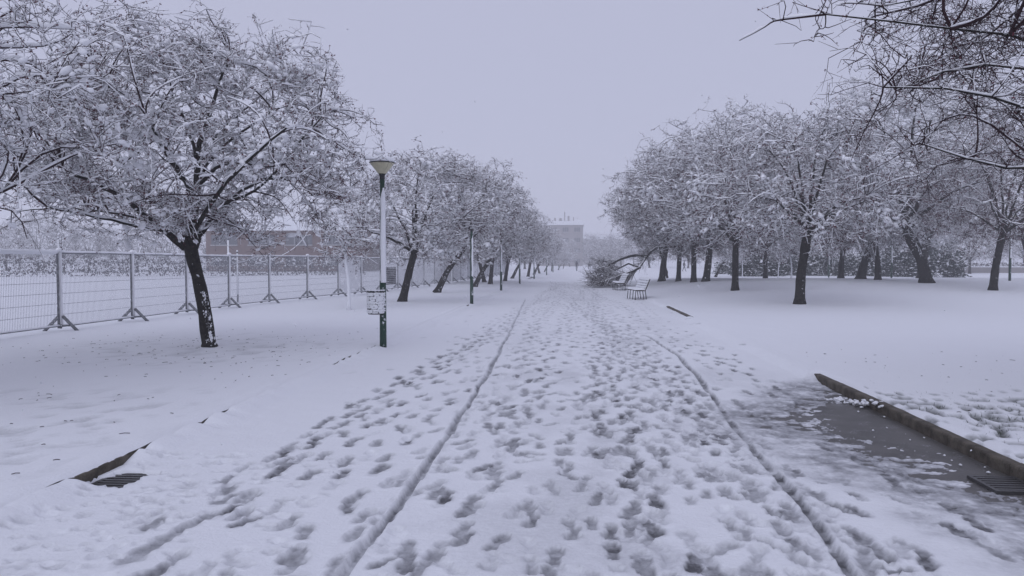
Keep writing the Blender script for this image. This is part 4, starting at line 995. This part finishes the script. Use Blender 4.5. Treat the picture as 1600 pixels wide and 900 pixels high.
for j in range(16):
    z = .045 + j * .0240 + rng.normal(0, .003); a = R(-150) + rng.normal(0, .05)
    while a < R(-14):
        ln = rng.uniform(.4, 1.1)
        K = 6; r = .168 + .004 * rng.random(); top = z > .25
        if rng.random() < (.99 if top else .93): P = [(r * math.cos(a + ln * t / K), r * math.sin(a + ln * t / K), z + rng.normal(0, .003)) for t in range(K + 1)]; tube1(m, P, rng.uniform(.0125, .0165) * np.r_[.5, np.ones(K - 1), .5], 5)
        a += ln + rng.uniform(-.05, .06)
c = np.stack([np.cos(np.linspace(3.3, 6.1, 8)) * .155, np.sin(np.linspace(3.3, 6.1, 8)) * .155, np.full(8, .462)], -1); blobs(m, c, np.roll(c, 1, 0) - c, np.full(8, .05), np.full(8, .02), rng.uniform(.008, .02, 8), rng, 1)
m.build('snow_cover', M['snow'], e, smooth=True, kind='stuff')

# ---------------------------------------------------------------- benches
def bench(loc, rz, label):
    e = empty('park_bench', loc, label, 'bench', 'snow-covered benches beside the path', rz)
    # local: length along y (1.8), sitter faces -x
    m = MB(); box(m, (0, 0, 0), (.085, 1.8, .03)); sl = m.mesh('slat'); sl.materials.append(M['bench_wood'])
    for k in range(4): o = link('slat', sl, None, e); o.location = (-.27 + k * .115, 0, .43 - .006 * k)
    for k in range(4): o = link('slat', sl, None, e); o.location = (.17 + k * .045, 0, .54 + k * .11); o.rotation_euler = (0, R(-68), 0)
    for sy in (-.82, -.3, .3, .82):
        m = MB(); tube1(m, [(-.30, sy, -.02), (-.27, sy, .40), (.14, sy, .40), (.20, sy, -.02)], .018, 6); tube1(m, [(.14, sy, .40), (.345, sy, .90)], .018, 6); m.build('leg_frame', M['black_iron'], e)
    rng = np.random.default_rng(7); m = MB()
    xs_ = np.linspace(-.32, .14, 9); ys_ = np.linspace(-.9, .9, 25); X_, Y_ = np.meshgrid(xs_, ys_); ed = np.minimum(np.minimum(X_ + .32, .14 - X_) / .05, (.9 - abs(Y_)) / .05); Z_ = .445 + .075 * np.clip(ed, 0, 1) ** .5 + .01 * lattice(X_, Y_, 6, 1) * (ed > 0)
    grid(m, xs_, ys_, Z_)
    m.build('seat_snow', M['snow'], e, smooth=True)
    m = MB()
    P = resample([(.32, -.9, .93), (.32, .9, .93)], 14); tube1(m, P, .04 + .01 * rng.random(15), 6)
    for k in range(4):
        P = resample([(.135 + k * .045, -.88, .555 + k * .11), (.135 + k * .045, .88, .555 + k * .11)], 14); tube1(m, P, .048 + .016 * rng.random(15), 6)
    m.build('back_snow', M['snow'], e, smooth=True)
    return e
p = G(997, 33.5); bench(Vector((p.x, 33.5, .05)), R(7), 'nearer snow-covered park bench on the right edge of the path')
p = G(969, 44); BN = bench(Vector((p.x, 44, .05)), R(5), 'farther snow-covered park bench in front of the broken bough')

# ---------------------------------------------------------------- buildings
def building(name, x0, x1, y, depth, h, z0, wallm, floors, wins, label, roof_h=.5, win=(2.2, 1.3), sill=True, roofsnow=.35, gap=None):
    e = empty(name, ((x0 + x1) / 2, y, z0), label, 'building'); W = x1 - x0
    m = MB(); box(m, (0, depth / 2, h / 2), (W, depth, h)); m.build('wall', M[wallm], e)
    rf = MB(); v = [(-W / 2 - .4, -.4, h), (W / 2 + .4, -.4, h), (W / 2 + .4, depth + .4, h), (-W / 2 - .4, depth + .4, h), (-W / 2 - .4, -.4, h + roofsnow), (W / 2 + .4, -.4, h + roofsnow), (W / 2 - .2, depth / 2, h + roof_h + roofsnow), (-W / 2 + .2, depth / 2, h + roof_h + roofsnow), (W / 2 + .4, depth + .4, h + roofsnow), (-W / 2 - .4, depth + .4, h + roofsnow)]
    rf.add(v, [[0, 3, 2, 1], [0, 1, 5, 4], [4, 5, 6, 7], [7, 6, 8, 9], [2, 3, 9, 8]], [[1, 2, 8], [1, 8, 5], [5, 8, 6], [0, 4, 9], [0, 9, 3], [4, 7, 9]]); roof = rf.build('roof', M['snow'], e)
    wm = MB(); box(wm, (0, 0, 0), (win[0], .12, win[1])); wme = wm.mesh('window'); wme.materials.append(M['window'])
    sm = MB(); box(sm, (0, 0, 0), (win[0] + .2, .25, .12)); sme = sm.mesh('sill'); sme.materials.append(M['sill'])
    mm = MB(); box(mm, (0, 0, 0), (.07, .14, win[1])); mme = mm.mesh('mullion'); mme.materials.append(M['sill'])
    for f_ in range(floors):
        z = (f_ + .55) * h / floors
        for i in range(wins):
            x = -W / 2 + (i + .5) * W / wins
            o = link('window', wme, None, e); o.location = (x, -.03, z)
            if sill: s = link('sill', sme, None, o); s.location = (0, -.1, -win[1] / 2 - .08)
            if win[0] > 1.8:
                for q in (-1, 1): c = link('mullion', mme, None, o); c.location = (q * win[0] / 6, -.03, 0)
    return e, roof
xl, xr = at_y(322, 400, 118).x, at_y(556, 400, 118).x
br, roof = building('brick_building', xl, xr, 118, 16, 6.5, .1, 'brick', 2, 4, 'long two-storey red brick building with snowy roof behind the field', roof_h=2.0, win=(4.3, 1.55), roofsnow=.8)
m = MB(); box(m, (0, 0, 0), (.35, .35, 2.4)); c = m.build('chimney', M['sill'], br); c.location = (at_y(476, 400, 118).x - (xl + xr) / 2, 1.0, 7.6)
xl, xr = at_y(838, 400, 250).x, at_y(911, 400, 250).x
ap, roof = building('apartment_building', xl, xr, 250, 14, 13.6, 0, 'render_grey', 4, 4, 'hazy flat-roofed apartment block with roof aerials at the end of the path', roof_h=1.0, win=(1.9, 1.4), roofsnow=.9)
for dx, hh, w_ in [(-5.5, 1.6, .5), (-3.6, 1.0, .8), (-1.6, 1.2, .5), (1.6, 3.2, .35), (2.9, 1.8, .7), (4.6, 1.4, .3), (.2, 1.0, .9)]:
    m = MB(); box(m, (0, 0, 0), (w_, w_, hh)); c = m.build('chimney', M['render_grey'], ap); c.location = (dx, 5.5, 15.1 + hh / 2)
xl, xr = at_y(905, 400, 330).x, at_y(975, 400, 330).x
building('row_building', xl, xr, 330, 14, 11.2, 0, 'render_grey', 3, 6, 'faint long building with snow-white roof edge behind the far trees', roof_h=1.0, win=(1.5, 1.3), sill=False, roofsnow=.8)
xl, xr = at_y(1180, 400, 190).x, at_y(1300, 400, 190).x
building('low_building', xl, xr, 190, 12, 5.6, 0, 'render_grey', 2, 9, 'low grey building glimpsed between grove trunks over the shrubs', roof_h=.8, win=(1.9, 1.0), sill=False)
# low snowy boundary wall far right
m = MB(); x0 = at_y(1475, 400, 108).x; x1 = at_y(1700, 400, 104).x
e = empty('boundary_wall', ((x0 + x1) / 2, 106, 0), 'low grey boundary wall topped with snow beyond the open lawn', 'wall')
box(m, (0, 0, .35), (x1 - x0, .3, 1.1)); m.build('wall_body', M['render_grey'], e)
m = MB(); box(m, (0, 0, .96), (x1 - x0 + .1, .4, .12)); m.build('coping_snow', M['snow'], e)

# ---------------------------------------------------------------- people far along the path
def person(loc, rz, label, coat, s=1.0, arms=.15, st=.22):
    e = empty('person', loc, label, 'person', 'people walking far along the park', rz)
    def skin(name, V, E, Rd, mt, sub=1):
        me = bpy.data.meshes.new(name); me.from_pydata(V, E, []); o = bpy.data.objects.new(name, me); COL.objects.link(o); o.parent = e
        sk = o.modifiers.new('skin', 'SKIN'); 
        for i, r in enumerate(Rd): me.skin_vertices[0].data[i].radius = (r, r) if np.isscalar(r) else r
        me.skin_vertices[0].data[0].use_root = True
        sb = o.modifiers.new('sub', 'SUBSURF'); sb.levels = sub; sb.render_levels = sub; me.materials.append(mt); return o
    V = [(0, 0, .95), (0, 0, 1.15), (0, 0, 1.38), (0, 0, 1.50), (0, -.02, 1.58), (0, -.02, 1.72),
         (-.17, 0, 1.40), (-.25, .04 + arms, 1.13), (-.24, -.04 + arms, .88), (-.24, -.06 + arms, .80), (.17, 0, 1.40), (.25, .04 - arms, 1.13), (.24, -.1 - arms, .90), (.24, -.14 - arms, .82),
         (-.09, 0, .90), (-.10, -st * .6, .50), (-.10, -st * .9, .09), (-.10, -st - .16, .04), (.09, 0, .90), (.10, st * .4, .50), (.10, st * 1.2, .10), (.10, st * 1.1 - .14, .04)]
    E = [(0, 1), (1, 2), (2, 3), (3, 4), (4, 5), (2, 6), (6, 7), (7, 8), (8, 9), (2, 10), (10, 11), (11, 12), (12, 13), (0, 14), (14, 15), (15, 16), (16, 17), (0, 18), (18, 19), (19, 20), (20, 21)]
    Rd = [(.14, .1), (.13, .1), (.16, .1), .055, .075, .07, .065, .045, .035, .03, .065, .045, .035, .03, .085, .06, .045, .04, .085, .06, .045, .04]
    skin('body', V, E, Rd, M['dark_cloth'])
    skin('coat', [(0, 0, .86), (0, 0, 1.1), (0, 0, 1.40)], [(0, 1), (1, 2)], [(.19, .15), (.18, .14), (.19, .13)], coat)
    skin('hood', [(0, .02, 1.56), (0, .01, 1.76)], [(0, 1)], [.10, .10], coat)
    return e
person(at_y(901, 421, 128).xy.to_3d() + Vector((0, 0, .04)), .2, 'dark-clad person walking mid-stride far down the path', M['dark_cloth'])
person(at_y(921, 420, 150).xy.to_3d() + Vector((0, 0, .04)), 2.9, 'smaller bundled-up person in blue coat at the far end of the path', M['blue_cloth'])
person(G(1069, 118), 1.4, 'distant person in dark coat on the lawn behind the grove', M['dark_cloth'])

# bits of twig shaken down on the snow
rng = np.random.default_rng(55); n = 420
gx = np.r_[B1.x + rng.normal(0, 1.7, 260), rng.uniform(-9, -3.9, 80), rng.uniform(3.9, 9, 80)]; gy = np.r_[B1.y + rng.normal(0, 1.7, 260), rng.uniform(5, 12, 80), rng.uniform(6, 14, 80)]
ok_ = gx < KL - .2; ok_ |= gx > KR + .3; gx, gy = gx[ok_], gy[ok_]; n = len(gx); a_ = rng.random(n) * 6.28; l_ = rng.uniform(.004, .028, n) * (1 + (rng.random(n) < .08) * 1.2); gz = terrain(gx, gy) + .002
P = np.stack([np.stack([gx - l_ * np.cos(a_), gy - l_ * np.sin(a_), gz], -1), np.stack([gx, gy, gz + .003], -1), np.stack([gx + l_ * np.cos(a_ + .4), gy + l_ * np.sin(a_ + .4), gz], -1)], 1)
m = MB(); tubes(m, P, np.full((n, 3), .0038), 3); tag(m.build('fallen_twigs', M['twig']), 'small broken twigs scattered on the snow under the trees', 'twigs', kind='stuff')

# ---------------------------------------------------------------- falling snow
rng = np.random.default_rng(77); n = 260
Yf = rng.uniform(1.3, 9, n); px = rng.uniform(-900, 900, n) / F_PX * Yf - .07 * Yf; z = EYE + rng.uniform(-380, 520, n) / F_PX * Yf
c = np.stack([px, Yf, np.maximum(z, .3)], -1); s = rng.uniform(.0012, .0028, n); s[:26] = rng.uniform(.003, .0055, 26); c[:26, 1] = rng.uniform(2.2, 4.5, 26)
m = MB(); blobs(m, c, rng.normal(0, 1, (n, 3)), s * 1.5, s, s, rng, 0, .4)
tag(m.build('falling_snow', M['flake']), 'sparse snowflakes drifting down through the air', 'snow', kind='stuff')

# ---------------------------------------------------------------- haze
HAZE = 0.0026
m = MB(); box(m, (0, 330, 11), (1300, 740, 26)); hz = m.build('haze', None); hz['kind'] = 'stuff'
hm = bpy.data.materials.new('haze'); hm.use_nodes = True; hn, hl = hm.node_tree.nodes, hm.node_tree.links; hn.clear()
ho = hn.new('ShaderNodeOutputMaterial'); hv = hn.new('ShaderNodeVolumePrincipled'); hv.inputs['Color'].default_value = (.97, .97, .99, 1); hv.inputs['Density'].default_value = HAZE; hv.inputs['Anisotropy'].default_value = 0.2
hl.new(hv.outputs[0], ho.inputs['Volume']); hz.data.materials.append(hm)
tris = sum(sum(len(p_.vertices) - 2 for p_ in me.polygons) if len(me.polygons) < 5000 else len(me.loops) - 2 * len(me.polygons) for me in bpy.data.meshes)
print('done', round(time.time() - T_START, 1), 'tris', tris, 'objects', len(bpy.data.objects))
